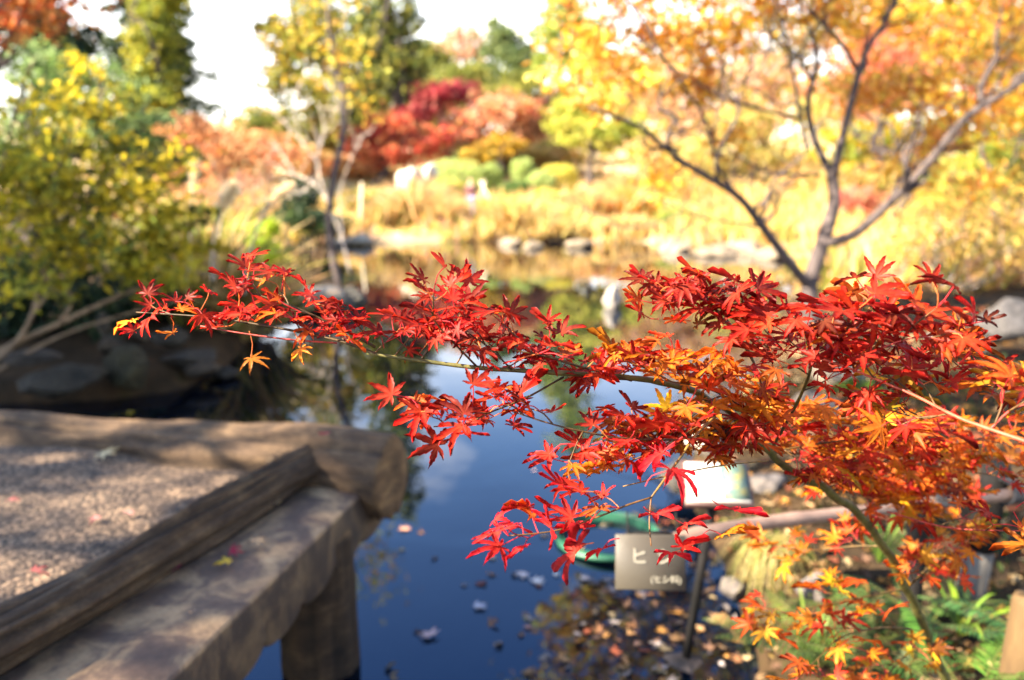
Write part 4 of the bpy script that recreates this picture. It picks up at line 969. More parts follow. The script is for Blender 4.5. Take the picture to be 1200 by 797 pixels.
mb = MB(); mb.tube([g0 + np.array([0.085, 0.02, -.2]), g0 + np.array([0.087, 0.02, .33])], [.042, .04], 16); mb.build('shaft', M['tan_wood'], t, smooth=True)
place(t, g0)

def text(name, body, size, loc, rot, mat, parent):
    c = bpy.data.curves.new(name, 'FONT'); c.body = body; c.size = size; c.align_x = 'CENTER'; c.align_y = 'CENTER'; c.extrude = 0.0006; c.offset = size * 0.012
    tmp = bpy.data.objects.new(name + '_curve', c); COL.objects.link(tmp)
    me = bpy.data.meshes.new_from_object(tmp.evaluated_get(bpy.context.evaluated_depsgraph_get()))
    bpy.data.objects.remove(tmp)
    me.materials.clear(); me.materials.append(mat); me.transform(rot_loc(rot, loc))
    o = bpy.data.objects.new(name, me); COL.objects.link(o); o.parent = parent
    return o
from mathutils import Matrix
def rot_loc(rot, loc):
    m = Matrix([[*rot[0], 0], [*rot[1], 0], [*rot[2], 0], [0, 0, 0, 1]]).transposed()   # columns = local axes
    m.translation = Vector(loc); return m
def axes(xdir, up_hint):
    x = unit(xdir); y = unit(np.asarray(up_hint) - x * np.dot(up_hint, x)); z = np.cross(x, y)
    return np.array([x, y, z])
M['sign_metal'] = plain_mat('taupe_enamel', (0.045, 0.038, 0.028), .45, .5, .08)
M['sign_white'] = plain_mat('white_print', (0.50, 0.48, 0.43), .5, .3, .05)
M['sign_print'] = plain_mat('cream_print', (0.20, 0.185, 0.15), .5, .3, .2)
M['board_frame'] = plain_mat('reddish_frame', (0.07, 0.035, 0.03), .5, .4, .2)
M['ink'] = plain_mat('grey_ink', (0.05, 0.05, 0.06), .6, .2, .1)
# hanging plant label
t = empty('plant_label', 'small taupe plant name plate hanging below the end of the rail', 'sign')
c = P(762, 659, 1.80); fx = axes((1, -0.06, 0.01), (0.03, 0.20, 1))
mb = MB(); mb.box(c, (.158, .126, .006), fx.T, bev=.002); mb.build('plate', M['sign_metal'], t)
def onp(u, v_, w=.0042): return c + fx[0] * u + fx[1] * v_ + fx[2] * w
text('letter', 'ヒ', .041, onp(-0.026, 0.012), fx, M['sign_print'], t); text('letter', 'シ', .041, onp(0.034, 0.012), fx, M['sign_print'], t)
text('lettering', '(ヒシ科)', .019, onp(0.035, -0.038), fx, M['sign_print'], t)
mb = MB()
for u in (-.05, .06):
    mb = MB()
    q0 = onp(u, .055, 0); mb.tube(smooth_path([q0, q0 + np.array([0, .012, .03]), q0 + np.array([0, .03, .05])], 8), .002, 6)
    mb.build('wire_loop', M['black_wood'], t)
mb = MB(); mb.tube(smooth_path([onp(-.055, .058, -.012), onp(.03, .062, -.014), P(800, 634, 1.9)], 10), .006, 8); mb.build('bracket', M['black_wood'], t)
place(t, c)
# white notice board on a slim stake
t = empty('notice_board', 'white tilted notice board with text and a plant picture on a thin black stake', 'sign')
c = P(840, 566, 2.42); fx = axes((1, -0.04, -0.015), (0.03, 0.80, .62))
W_, H_ = .205, .155
mb = MB(); mb.box(c - fx[2] * .010, (W_, H_, .024), fx.T, bev=.003); mb.build('frame', M['board_frame'], t)
mb = MB(); mb.box(c + fx[2] * .004, (W_ - .022, H_ - .022, .006), fx.T, bev=.001); mb.build('panel', M['sign_white'], t)
def onb(u, v_, w=.0085): return c + fx[0] * u + fx[1] * v_ + fx[2] * w
pic = surface_mat('plant_picture', [(0.35, (0.03, 0.07, 0.08)), (0.5, (0.09, 0.14, 0.11)), (0.62, (0.20, 0.18, 0.06)), (0.75, (0.26, 0.25, 0.16))], 26, bump=0, rough=.4)
mb = MB(); mb.box(onb(.052, .002, .0078), (.078, .126, .002), fx.T); mb.build('picture', pic, t)
mb = MB()
for r_ in range(7):
    u = -.088
    vv = .052 - r_ * .0165
    while u < -.005 - (0.03 if r_ in (1, 5) else 0):
        w = .006 + .012 * rng.random()
        mb.box(onb(u + w / 2, vv, .0074), (w, .0055 if r_ else .011, .0012), fx.T); u += w + .004
mb.build('text_lines', M['ink'], t)
s0 = c - fx[2] * .026 + np.array([0, 0, -.004]); s1 = GP(803, 775, -.0)
mb = MB(); mb.tube([s0, s0 * .5 + s1 * .5, s1 + (s1 - s0) * .15], [.014, .014, .014], 10); mb.build('stake', M['black_wood'], t, smooth=True)
place(t, s1)

# green planting tub rim in the water
t = empty('planting_tub', 'round green plastic tub sunk in the pond behind the plant label', 'tub')
M['green_plastic'] = plain_mat('green_plastic', (0.012, 0.085, 0.048), .45, .5, .15)
cc = GP(712, 628, 0.02); aa = np.linspace(0, 2 * math.pi, 49)
mb = MB(); mb.tube(np.stack([cc[0] + np.cos(aa) * .215, cc[1] + np.sin(aa) * .215, cc[2] + .004 + 0 * aa + .012 * np.cos(aa)], 1), .0125, 10, cap=False); mb.build('rim', M['green_plastic'], t, smooth=True)
prof = [(.205, .018), (.196, -.05), (.18, -.2)]
v = []; f = []
for i, (r_, z) in enumerate(prof):
    for j in range(48): v.append((cc[0] + math.cos(aa[j]) * r_, cc[1] + math.sin(aa[j]) * r_, cc[2] + z))
for i in range(2):
    for j in range(48): f.append([i * 48 + j, i * 48 + (j + 1) % 48, i * 48 + 48 + (j + 1) % 48, i * 48 + 48 + j])
mesh_np('side', v, f, M['green_plastic'], t, smooth=True)
place(t, cc)

# far bank details: stakes, leaning poles, person
M['white_paint'] = plain_mat('white_paint', (0.52, 0.46, 0.34), .6, .3, .08)
t = empty('leaning_poles', 'two pale poles leaning together like an inverted V on the far bank', 'poles')
a_, b_ = under(562, 22.0), under(582, 21.6); top = P(565, 216, 21.8)
for q in (a_ - [0, 0, .1], b_ - [0, 0, .1]):
    mb = MB(); mb.tube(smooth_path([q, (q + top) / 2, top + unit(top - q) * .1 + np.array([(q[0] < b_[0] - .1) * .06, 0, 0])], 6), .03, 8); mb.build('pole', M['white_paint'], t, smooth=True)
place(t, a_)
o = None
mb = MB(); q = under(424, 19.6); mb.tube([q - [0, 0, .3], q + [0, 0, .5], P(424, 216, 19.6), P(424, 214, 19.6)], [.035, .035, .03, .02], 8)
o = mb.build('wooden_stake', M['white_paint'], None, smooth=True); tag(o, 'short upright white stake at the far shore left of the white rocks', 'stake')

# ------------------------------------------------------------------ person on the far bank
def skin_body(name, joints, edges, mat, parent, sub=2):
    me = bpy.data.meshes.new(name)
    me.from_pydata([j[0] for j in joints], edges, [])
    o = bpy.data.objects.new(name, me); COL.objects.link(o)
    md = o.modifiers.new('skin', 'SKIN'); md.use_smooth_shade = True
    for k, j in enumerate(joints):
        sv = me.skin_vertices[0].data[k]; r = j[1]; r = r if isinstance(r, tuple) else (r, r); sv.radius = (r[0] * PSC, r[1] * PSC)
        sv.use_root = (k == 0)
    s = o.modifiers.new('sub', 'SUBSURF'); s.levels = sub; s.render_levels = sub
    dg = bpy.context.evaluated_depsgraph_get()
    ev = o.evaluated_get(dg); nm = bpy.data.meshes.new_from_object(ev)
    o.modifiers.clear(); o.data = nm
    nm.materials.clear(); nm.materials.append(mat)
    for p in nm.polygons: p.use_smooth = True
    o.parent = parent
    return o
M['skin'] = plain_mat('skin', (0.50, 0.30, 0.21), .5, .3, .05)
M['jacket'] = plain_mat('dark_jacket', (0.12, 0.045, 0.06), .8, .2, .2)
M['jeans'] = plain_mat('blue_jeans', (0.10, 0.20, 0.42), .8, .2, .15)
M['hair'] = plain_mat('dark_hair', (0.02, 0.015, 0.013), .5, .3, .1)
t = empty('person', 'small standing person in dark top and blue trousers on the far bank', 'person')
pb_ = under(552, 21.0); PSC = .58
H = lambda x, y, z: (float(pb_[0] + x * PSC), float(pb_[1] + y * PSC), float(pb_[2] + z * PSC))
J = [(H(0, 0, .95), (.15, .11)), (H(0, 0, 1.12), (.14, .10)), (H(0, 0, 1.32), (.17, .11)), (H(0, 0, 1.44), (.10, .08)), (H(0, -.01, 1.50), (.055, .055)), (H(0, -.02, 1.58), (.075, .085)), (H(0, -.01, 1.68), (.08, .095)), (H(0, 0, 1.745), (.05, .06)),
     (H(.19, 0, 1.40), .055), (H(.25, .02, 1.14), .042), (H(.22, -.10, .92), .034), (H(.21, -.15, .84), .03),
     (H(-.19, 0, 1.40), .055), (H(-.25, .02, 1.14), .042), (H(-.23, -.08, .92), .034), (H(-.22, -.12, .84), .03),
     (H(.10, 0, .86), .10), (H(.11, -.02, .48), .06), (H(.11, .01, .09), .045), (H(.12, -.12, .04), .035),
     (H(-.10, 0, .86), .10), (H(-.12, -.01, .48), .06), (H(-.12, .03, .09), .045), (H(-.14, -.10, .04), .035)]
E = [(0, 1), (1, 2), (2, 3), (3, 4), (4, 5), (5, 6), (6, 7), (3, 8), (8, 9), (9, 10), (10, 11), (3, 12), (12, 13), (13, 14), (14, 15), (0, 16), (16, 17), (17, 18), (18, 19), (0, 20), (20, 21), (21, 22), (22, 23)]
skin_body('body', J, E, M['skin'], t)
def grow(j, k=.022): return (j[0], tuple(np.array(j[1] if isinstance(j[1], tuple) else (j[1], j[1])) + k))
jk = [0, 1, 2, 3, 8, 9, 10, 12, 13, 14]
mp_ = {a: i for i, a in enumerate(jk)}
skin_body('jacket', [grow(J[a], .025) for a in jk], [(mp_[a], mp_[b_]) for a, b_ in E if a in mp_ and b_ in mp_], M['jacket'], t)
jk = [0, 16, 17, 18, 20, 21, 22]; mp_ = {a: i for i, a in enumerate(jk)}
skin_body('trousers', [grow(J[a], .02) for a in jk], [(mp_[a], mp_[b_]) for a, b_ in E if a in mp_ and b_ in mp_], M['jeans'], t)
skin_body('hair', [(H(0, .035, 1.62), (.07, .07)), (H(0, .03, 1.70), (.09, .095)), (H(0, .01, 1.76), (.07, .08))], [(0, 1), (1, 2)], M['hair'], t)
for s_ in (-1, 1):
    mb = MB()
    for (u, w_) in ((.11, -.04),):
        mb.box(H(s_ * .125, -.06, .045), (.05, .14, .04), bev=.012)
    mb.build('shoe', M['hair'], t)
place(t, pb_)

# ------------------------------------------------------------------ pampas plumes and dead stalks
def pampas(label, pts, d, r, plume_from=0.55, tint=(0.74, 0.62, 0.42)):
    r *= .8
    t = empty('pampas_grass', label, 'grass', 'dried plumes beside the yellow shrub')
    pp = smooth_path([P(x, y, d) for x, y in pts], 40)
    mb = MB(); mb.tube(pp, np.linspace(.009, .004, 40), 6); mb.build('stem', M['bark_pale'], t, smooth=True)
    k0 = int(40 * plume_from); m = 700
    kk = rng.uniform(k0, 39, m); base = np.stack([np.interp(kk, np.arange(40), pp[:, i]) for i in range(3)], 1)
    s = np.sin(np.clip((kk - k0) / (40 - k0), 0.03, .97) * math.pi) ** .6
    tg = unit(np.gradient(pp, axis=0))[kk.astype(int)]
    d3 = unit(tg * 1.2 + rng.normal(size=(m, 3)) * .55)
    e = base + d3 * (r * 2.2 * s * (0.5 + rng.random(m)))[:, None]
    sd = unit(np.cross(d3, rng.normal(size=(m, 3)))) * .007
    v = np.stack([base - sd, base + sd, e + sd * .6, e - sd * .6], 1).reshape(-1, 3)
    mesh_np('plume', v, (np.arange(m) * 4)[:, None] + np.array([[0, 1, 2, 3]]), M['leaf'], t, np.repeat(tints(m, [tint, tuple(np.array(tint) * .8)]), 4, 0))
    place(t, pp[0])
pampas('upright narrow dried plume standing left of the other plumes', [(222, 330), (223, 270), (226, 220), (230, 188)], 6.8, .030)
pampas('short pale plume in front of the bare twiggy shrub', [(248, 330), (250, 285), (258, 245), (274, 217)], 6.6, .05)
pampas('pale plume just right of the short pale plume', [(252, 330), (256, 280), (263, 240), (272, 226)], 6.9, .05)
pampas('long arched white plume bending right beside the lime young shrub', [(286, 345), (292, 300), (308, 252), (330, 225), (343, 219)], 6.6, .04, .4)
t = empty('cut_stalks', 'bundle of cut tan stalks standing on the pale rounded boulder', 'plant')
for k, (x0, y0, x1, y1) in enumerate([(366, 340, 371, 288), (362, 340, 358, 285), (368, 338, 380, 290), (358, 335, 345, 300)]):
    mb = MB(); mb.tube(smooth_path([P(x0, y0, 9.3), P((x0 + x1) / 2 + 1, (y0 + y1) / 2, 9.3), P(x1, y1, 9.3)], 8), .018, 7); mb.build('stalk', M['tan_wood'], t, smooth=True)
place(t, P(364, 340, 9.3))

# ------------------------------------------------------------------ the red maple in the foreground
def leaf_proto(seed, nm=7):
    """a serrated palmate leaf, base of the blade at the origin, middle lobe along +y, unit length"""
    r_ = np.random.default_rng(seed)
    ang = np.radians(np.array([-128, -82, -41, 0, 41, 82, 128]) + r_.normal(size=7) * 4)
    ln = np.array([.36, .72, .93, 1.0, .93, .72, .36]) * (1 + r_.normal(size=7) * .06)
    wid = np.array([.054, .082, .098, .102, .098, .082, .054]) * (0.92 + .16 * r_.random())
    K = 7
    fold = r_.uniform(.15, .60); droop = r_.uniform(-.05, .6); lb = r_.normal(size=7) * .16; cup = r_.uniform(-.15, .18); twist = r_.normal() * .3
    V = [(0, 0, 0)]; A = [0.0]; E = [0.0]; F = []
    sinus = []
    for k in range(8):                              # notch between lobes
        if k == 0: a = ang[0] - .35; rr = .05
        elif k == 7: a = ang[6] + .35; rr = .05
        else: a = (ang[k - 1] + ang[k]) / 2; rr = .25 * min(ln[k - 1], ln[k]) + .02
        sinus.append(len(V)); V.append((math.sin(a) * rr, math.cos(a) * rr, 0)); A.append(rr); E.append(1.0)
    for k in range(7):
        d = np.array([math.sin(ang[k]), math.cos(ang[k])]); n = np.array([d[1], -d[0]])
        bend = r_.normal() * .10
        mids, lefts, rights = [0], [sinus[k]], [sinus[k + 1]]
        for i in range(1, K):
            t = .30 + .70 * i / K
            prof = max(0.0, math.sin(math.pi * min(1, ((t - .10) / .90)) ** .85)) ** 1.0 * (1.04 - .5 * t)
            off = n * bend * t * t * ln[k]
            p = d * t * ln[k] + off
            w = wid[k] * prof * 1.25
            ser = 1.0 + (.16 if i % 2 else -.10)
            mids.append(len(V)); V.append((p[0], p[1], 0)); A.append(t); E.append(0.0)
            for sgn, lst in ((-1, lefts), (1, rights)):
                q = p + n * sgn * w * ser + d * (.035 if i % 2 else -.01) * ln[k]
                lst.append(len(V)); V.append((q[0], q[1], -1)); A.append(t); E.append(1.0)
        tip = d * ln[k] * 1.02 + n * bend * ln[k]
        ti = len(V); V.append((tip[0], tip[1], 0)); A.append(1.0); E.append(.3)
        for i in range(K - 1):
            F.append([mids[i], lefts[i], lefts[i + 1], mids[i + 1]])
            F.append([mids[i], mids[i + 1], rights[i + 1], rights[i]])
        F.append([mids[-1], lefts[-1], ti, ti]); F.append([mids[-1], ti, rights[-1], rights[-1]])
    V = np.array(V); A = np.array(A); E = np.array(E)
    rad = np.hypot(V[:, 0], V[:, 1])
    lobe_of = np.argmin(np.abs(np.arctan2(V[:, 0], V[:, 1])[:, None] - ang[None, :]), 1)
    z = lb[lobe_of] * np.clip(rad - .28, 0, 1) + E * rad * fold * .42 - droop * rad ** 2 * .55 + cup * np.abs(V[:, 0]) + twist * V[:, 0] * V[:, 1] * .5
    ph = r_.uniform(0, 6.28)
    z += .06 * np.sin(np.arctan2(V[:, 0], V[:, 1]) * 2.2 + ph) * rad
    curl = 1 - .22 * droop * rad
    V = np.stack([V[:, 0] * curl, V[:, 1] * curl, z], 1)
    tri = []
    for q in F:
        u = []
        for i in q:
            if i not in u: u.append(i)
        if len(u) == 4: tri += [[u[0], u[1], u[2]], [u[0], u[2], u[3]]]
        else: tri.append(u)
    return V, np.array(tri), A, E
PROTO = [leaf_proto(100 + k) for k in range(28)]
CAMP = np.array([0, 0, CAM_H])

class Spray:
    """collects twigs and leaves of one branch"""
    def __init__(s, pal, wts=None, size=.036, pet=(0.018, 0.034), face=0.22, jit=.27, orange_tip=0.25):
        s.mb = MB(); s.L = []; s.pal = np.array(pal); s.w = wts; s.size = size; s.pet = pet; s.face = face; s.jit = jit; s.ot = orange_tip
        s.pv, s.pf, s.pn, s.pt = [], [], 0, []
    def leaf(s, anchor, out, size=None, tint=None, face=None, hang=0.0):
        out = unit(out)
        pl = rng.uniform(*s.pet)
        tipd = unit(out + rng.normal(size=3) * .25 - np.array([0, 0, hang]))
        b = anchor + tipd * pl
        mid = (anchor + b) / 2 + rng.normal(size=3) * .1 * pl + np.array([0, 0, .08 * pl])
        v, f = tube(smooth_path([anchor, mid, b], 5), np.linspace(.0007, .0006, 5), 4, False)
        s.pv.append(v); s.pf.append(np.array(f) + s.pn); s.pn += len(v)
        pc = np.array([.40, .04, .05]) if rng.random() < .7 else np.array([.42, .16, .06])
        s.pt.append(np.broadcast_to(pc * (.7 + .6 * rng.random()), (len(v), 3)))
        fc = s.face if face is None else face
        tocam = unit(CAMP - b)
        nr = unit(np.array([0, 0, .62]) + tocam * (fc - .10) + rng.normal(size=3) * np.array([.30, .30, .2]))
        d = unit(tipd * .9 + rng.normal(size=3) * .40 + np.array([0, 0, .22 if hang == 0 else -.3]))
        d = unit(d - nr * np.dot(d, nr))
        sz = (s.size if size is None else size) * rng.uniform(.54, 1.06)
        c = s.pal[rng.choice(len(s.pal), p=s.w)] if tint is None else np.array(tint)
        s.L.append((b, d, nr, sz, c * (1 + rng.normal() * s.jit), rng.integers(len(PROTO))))
    def twig(s, path, r0, r1, tint=(1, 1, 1), n=24, sides=7):
        pp = smooth_path(path, n)
        kn = 1 + .18 * (np.arange(n) % 6 == 0)
        s.mb.tube(pp, np.linspace(r0, r1, n) * kn, sides, tint)
        return pp
    def side(s, pp, k, L, up=.15, nleaf=6, toward=None, tint=(.9, .45, .45), size=None, hang=0., face=None):
        """a short side twig with opposite leaf pairs and a terminal group"""
        tg = unit(pp[min(k + 1, len(pp) - 1)] - pp[max(k - 1, 0)])
        sd = unit(np.cross(tg, [0, 0, 1.])) * rng.choice([-1, 1])
        d = unit(tg * rng.uniform(.3, .9) + sd * rng.uniform(.15, .55) + np.array([0, 0, up + rng.normal() * .22]) + (np.asarray(toward) if toward is not None else 0))
        e = pp[k] + d * L
        q = smooth_path([pp[k], pp[k] + d * L * .5 + rng.normal(size=3) * .05 * L + np.array([0, 0, .04 * L]), e], 10)
        s.mb.tube(q, np.linspace(.0012, .0007, 10), 5, tint)
        m = max(1, nleaf // 2)
        for j in range(m):
            t = int(2 + 7 * (j + 1) / m)
            tt = unit(q[min(t, 9)] - q[max(t - 2, 0)])
            lat = unit(np.cross(tt, np.array([0, 0, 1.]) + rng.normal(size=3) * .5))
            for sg in (-1, 1):
                s.leaf(q[min(t, 9)], lat * sg * rng.uniform(.6, 1.) + tt * rng.uniform(.2, .8) + np.array([0, 0, rng.normal() * .3 + .12]), size=size, hang=hang, face=face)
        if rng.random() < .7: s.leaf(e, d + rng.normal(size=3) * .2, size=size, hang=hang, face=face)
    def build(s, name, parent, bark):
        br = s.mb.build(name, bark, parent, smooth=True)
        vs, fs, ts, n = [], [], [], 0
        for b, d, nr, sz, c, k in s.L:
            V, F, A, E = PROTO[k]
            x = np.cross(d, nr)
            v = b + (V[:, :1] * x + V[:, 1:2] * d + V[:, 2:3] * nr) * sz
            tip = np.clip((A - .45) / .55, 0, 1)[:, None]
            og = np.array([c[0] * 1.05, c[1] * 2.4 + .02, c[2]])
            warm = rng.random() < s.ot
            cc = c * (1 - .45 * (1 - tip) * warm) + og * (.45 * (1 - tip) * warm)
            vein = ((1 - E) ** 2)[:, None] * np.clip(1.15 - A, 0, 1)[:, None]
            cc = cc * (1 - .10 * E[:, None]) + vein * np.array([.12, .07, .02])
            vs.append(v); fs.append(F + n); ts.append(cc * np.array([.70, .42 if c[1] < .11 * c[0] else .66, .6])); n += len(v)
        v1 = np.concatenate(vs + s.pv); f1 = np.concatenate(fs); f2 = np.concatenate([f + n for f in s.pf])
        mesh_np('foliage', v1, [f1, f2], M['maple'], br, np.clip(np.concatenate(ts + s.pt), .003, .95), smooth=False)
        return br

maple = empty('red_maple', 'slender maple with vivid red and orange leaves arching across the foreground', 'tree')
REDS = [(0.33, 0.010, 0.008), (0.26, 0.007, 0.008), (0.40, 0.022, 0.009), (0.19, 0.006, 0.008), (0.46, 0.065, 0.011)]
RW = [.34, .26, .2, .13, .07]
ORG = [(0.46, 0.10, 0.011), (0.49, 0.165, 0.014), (0.42, 0.05, 0.010), (0.48, 0.24, 0.022), (0.36, 0.025, 0.010)]
OW = [.3, .24, .2, .14, .12]
MIX = [(0.38, 0.026, 0.009), (0.45, 0.075, 0.011), (0.31, 0.010, 0.008), (0.47, 0.13, 0.013)]
PINK = [(0.46, 0.012, 0.022), (0.40, 0.009, 0.012), (0.50, 0.03, 0.035), (0.46, 0.08, 0.016)]
G1 = (1.1, 1.15, .7); BR = (.55, .33, .30); PK = (3.6, .5, 1.4)

# main stem from the fern bank, then the long bough to the left
mb = MB()
stem_px = [(1130, 850, 1.75), (1085, 740, 1.62), (1062, 690, 1.55), (1035, 640, 1.46), (1003, 600, 1.38), (965, 572, 1.30), (930, 553, 1.24), (900, 530, 1.19), (872, 498, 1.14), (830, 466, 1.09), (770, 447, 1.04), (700, 440, 1.0), (640, 436, .98), (560, 431, .97), (480, 421, .97), (430, 414, .97)]
bough = smooth_path([P(*p) for p in stem_px], 90)
for _k in range(1, 60): bough[_k] += np.array([mnoise.noise(Vector((_k * .35, 0, 0))), 0, mnoise.noise(Vector((_k * .35, 9, 0)))]) * .006
mb.tube(bough, np.interp(np.linspace(0, 1, 90), [0, .35, .55, .8, 1], [.0090, .0066, .0052, .0030, .0021]) * (1 + .16 * (np.arange(90) % 7 == 0) + .05 * rng.normal(size=90)), 12, (.85, .85, .8))
g0 = GP(1150, 880, .22)
mb.tube(smooth_path([g0 - [0, 0, .15], g0 * .5 + bough[0] * .5, bough[0]], 10), [.017] * 10, 12, (1.1, .9, .9))
mb.build('trunk', M['twig_green'], maple, smooth=True)

THIN = 2.1
def run(s_, pp, k0, k1, step, L, nleaf, **kw):
    k = k0
    while k < k1:
        s_.side(pp, int(k), L * rng.uniform(.6, 1.3), nleaf=nleaf, **kw); k += step * rng.uniform(.7, 1.3) * THIN

# left end of the bough
s = Spray(REDS, RW, size=.033)
a = s.twig([P(440, 415, .97), P(400, 400, .97), P(330, 385, .98), P(245, 372, .99), P(160, 366, 1.0)], .0022, .0009, BR, 34)
run(s, a, 4, 32, 1.9, .028, 4, up=.30)
a2 = s.twig([P(440, 407, .97), P(400, 385, .96), P(350, 362, .95), P(310, 348, .95), P(290, 342, .95)], .0018, .0008, BR, 26)
run(s, a2, 2, 25, 2.3, .035, 4, up=.35)
a3 = s.twig([P(395, 402, .975), P(340, 398, .97), P(280, 390, .97), P(235, 382, .97)], .0011, .0008, PK, 12)
for q in ((300, 345), (340, 322), (278, 352), (405, 368), (330, 360)): s.leaf(P(q[0], q[1] + 18, .955), np.array([-.3 + rng.normal() * .4, -.1, 1.]), size=.036, face=1.0)
for q in ((292, 402), (345, 404)): s.leaf(P(q[0], q[1] - 14, .97), np.array([.1, -.1, -1.]), size=.034, tint=(.5, .16, .02), face=.8)
for q in ((180, 368), (172, 364), (200, 372)): s.leaf(P(*q, .995), np.array([-.6, 0, -.5 + rng.normal() * .5]), size=.028, tint=(.52, .16, .02) if rng.random() < .5 else None)
s.build('branch', maple, M['twig_green'])

# middle of the bough
s = Spray(REDS, RW, size=.036)
i0 = 56; mid = bough[i0:90]
run(s, mid[::-1], 1, 33, 1.35, .036, 4, up=.5)
b1 = s.twig([P(560, 431, .97), P(530, 400, .95), P(512, 380, .94), P(505, 365, .93)], .0014, .0008, BR, 16); run(s, b1, 3, 15, 2.4, .03, 4, up=.5)
s.leaf(P(535, 372, .94), np.array([-.25, -.1, 1.]), size=.046, face=1.2); s.leaf(P(528, 370, .95), np.array([-.5, 0, .9]), size=.038, face=.9)
b2 = s.twig([P(600, 433, .97), P(570, 405, .96), P(545, 388, .96)], .0012, .0007, BR, 12); run(s, b2, 2, 11, 2.2, .03, 4, up=.5)
for q in ((560, 360), (585, 370), (470, 385), (490, 400), (610, 402), (425, 378), (450, 392), (660, 415), (545, 335)): s.leaf(P(q[0], q[1] + 16, .95 + rng.random() * .05), np.array([rng.normal() * .5, -.1, 1.]), size=.037, face=.9)
b3 = s.twig([P(740, 446, 1.02), P(680, 430, .97), P(640, 418, .94), P(600, 410, .93)], .0014, .0008, BR, 20); run(s, b3, 2, 19, 2.2, .04, 4, up=.2)
s.build('branch', maple, M['twig_green'])

# lower left sprays
s = Spray(REDS[:3] + MIX[:2], [.28, .18, .24, .18, .12], size=.041)
c1 = s.twig([P(660, 442, .99), P(617, 466, .95), P(575, 483, .93), P(545, 497, .92), P(508, 500, .92)], .0014, .0007, BR, 20); run(s, c1, 5, 19, 2.6, .035, 4, up=.05)
c2 = s.twig([P(860, 500, 1.12), P(800, 514, 1.0), P(735, 514, .95), P(680, 505, .93), P(640, 495, .92), P(600, 482, .92)], .0016, .0007, (.7, .35, .4), 30); run(s, c2, 6, 29, 2.1, .035, 4, up=.15)
for q, sz in (((500, 478), .052), ((530, 500), .05), ((478, 470), .045), ((560, 480), .045)): s.leaf(P(q[0] + 12, q[1] + 8, .91), np.array([-.9, -.1, .15]), size=sz, face=.9)
s.build('branch', maple, M['twig_green'])

# upper middle spray that rises beside the orange trunk
s = Spray(REDS, RW, size=.037)
d1 = s.twig([P(898, 470, 1.08), P(885, 430, 1.02), P(872, 402, 1.0), P(848, 374, .99), P(815, 356, .98), P(775, 345, .98)], .0016, .0007, (.6, .45, .35), 26); run(s, d1, 13, 25, 1.15, .032, 4, up=.05)
d2 = s.twig([P(872, 402, 1.0), P(850, 378, .97), P(830, 352, .96), P(806, 338, .96)], .001, .0007, BR, 14); run(s, d2, 5, 13, 1.8, .03, 4, up=.2)
d3 = s.twig([P(888, 435, 1.03), P(870, 400, .97), P(868, 375, .95), P(872, 352, .94)], .001, .0007, BR, 14); run(s, d3, 6, 13, 1.8, .03, 4, up=.3)
s.leaf(P(846, 374, .97), np.array([-.8, 0, -.2]), size=.034, tint=(.52, .12, .02))
for q in ((760, 350), (785, 335), (762, 368), (800, 370), (828, 342), (845, 350), (880, 350)): s.leaf(P(q[0] + 10, q[1] + 6, .97), np.array([-.8, 0, rng.normal() * .3]), size=.038)
s.build('branch', maple, M['twig_green'])

# dense red mass over the forked trunk
s = Spray(REDS[:3] + MIX[:2], [.3, .22, .2, .16, .12], size=.042)
e1 = s.twig([P(905, 525, 1.17), P(935, 470, 1.02), P(950, 430, .94), P(945, 400, .90)], .0024, .0012, (.8, .7, .5), 20); run(s, e1, 4, 19, 1.6, .05, 5, up=.1)
e2 = s.twig([P(1210, 520, .80), P(1160, 503, .83), P(1120, 488, .86), P(1075, 465, .88), P(1040, 450, .90), P(985, 428, .92), P(930, 412, .93), P(890, 408, .94)], .0021, .0009, (4.0, .8, 1.6), 40); run(s, e2, 14, 39, 1.5, .045, 5, up=.35)
e3 = s.twig([P(1000, 436, .91), P(1030, 410, .88), P(1075, 395, .86), P(1110, 400, .85)], .0012, .0008, PK, 18); run(s, e3, 2, 17, 1.9, .04, 4, up=.3)
e4 = s.twig([P(950, 430, .94), P(975, 405, .9), P(1000, 380, .88), P(1020, 372, .88)], .001, .0008, PK, 12); run(s, e4, 2, 11, 1.9, .035, 4, up=.3)
s.leaf(P(945, 385, .88), np.array([.15, -.1, 1.]), size=.05, face=.35); s.leaf(P(950, 360, .88), np.array([1., 0, .5]), size=.052, face=.5)
for q, sz in (((1040, 378), .046), ((1070, 370), .046), ((1010, 355), .046), ((1085, 385), .046), ((1130, 410), .05), ((980, 370), .045), ((1150, 425), .045)): s.leaf(P(q[0] - 6, q[1] + 16, .87), np.array([.7, 0, .6 + rng.normal() * .2]), size=sz, face=.6)
s.build('branch', maple, M['twig_green'])

# right hand edge sprays, red turning to orange
s = Spray(MIX + ORG[3:4], [.26, .28, .14, .2, .12], size=.043)
f1 = s.twig([P(1160, 503, .83), P(1185, 480, .83), P(1215, 470, .82)], .0012, .0008, PK, 10); run(s, f1, 1, 9, 2., .035, 4, up=.2)
f2 = s.twig([P(1260, 465, .9), P(1190, 455, .93), P(1130, 452, .95), P(1080, 448, .96)], .0013, .0008, (1.4, .8, .8), 24); run(s, f2, 1, 23, 2.0, .045, 5, up=.2)
f3 = s.twig([P(1110, 485, .87), P(1080, 490, .9), P(1040, 480, .93)], .0011, .0008, (1., .6, .6), 12); run(s, f3, 2, 11, 2., .045, 5, up=-.1)
s.leaf(P(1190, 595, 1.02), np.array([.3, 0, .9]), size=.045, tint=(.55, .17, .02), face=1.2); s.leaf(P(1188, 600, 1.02), np.array([.2, 0, -.9]), size=.038, tint=(.55, .17, .02), face=1.2)
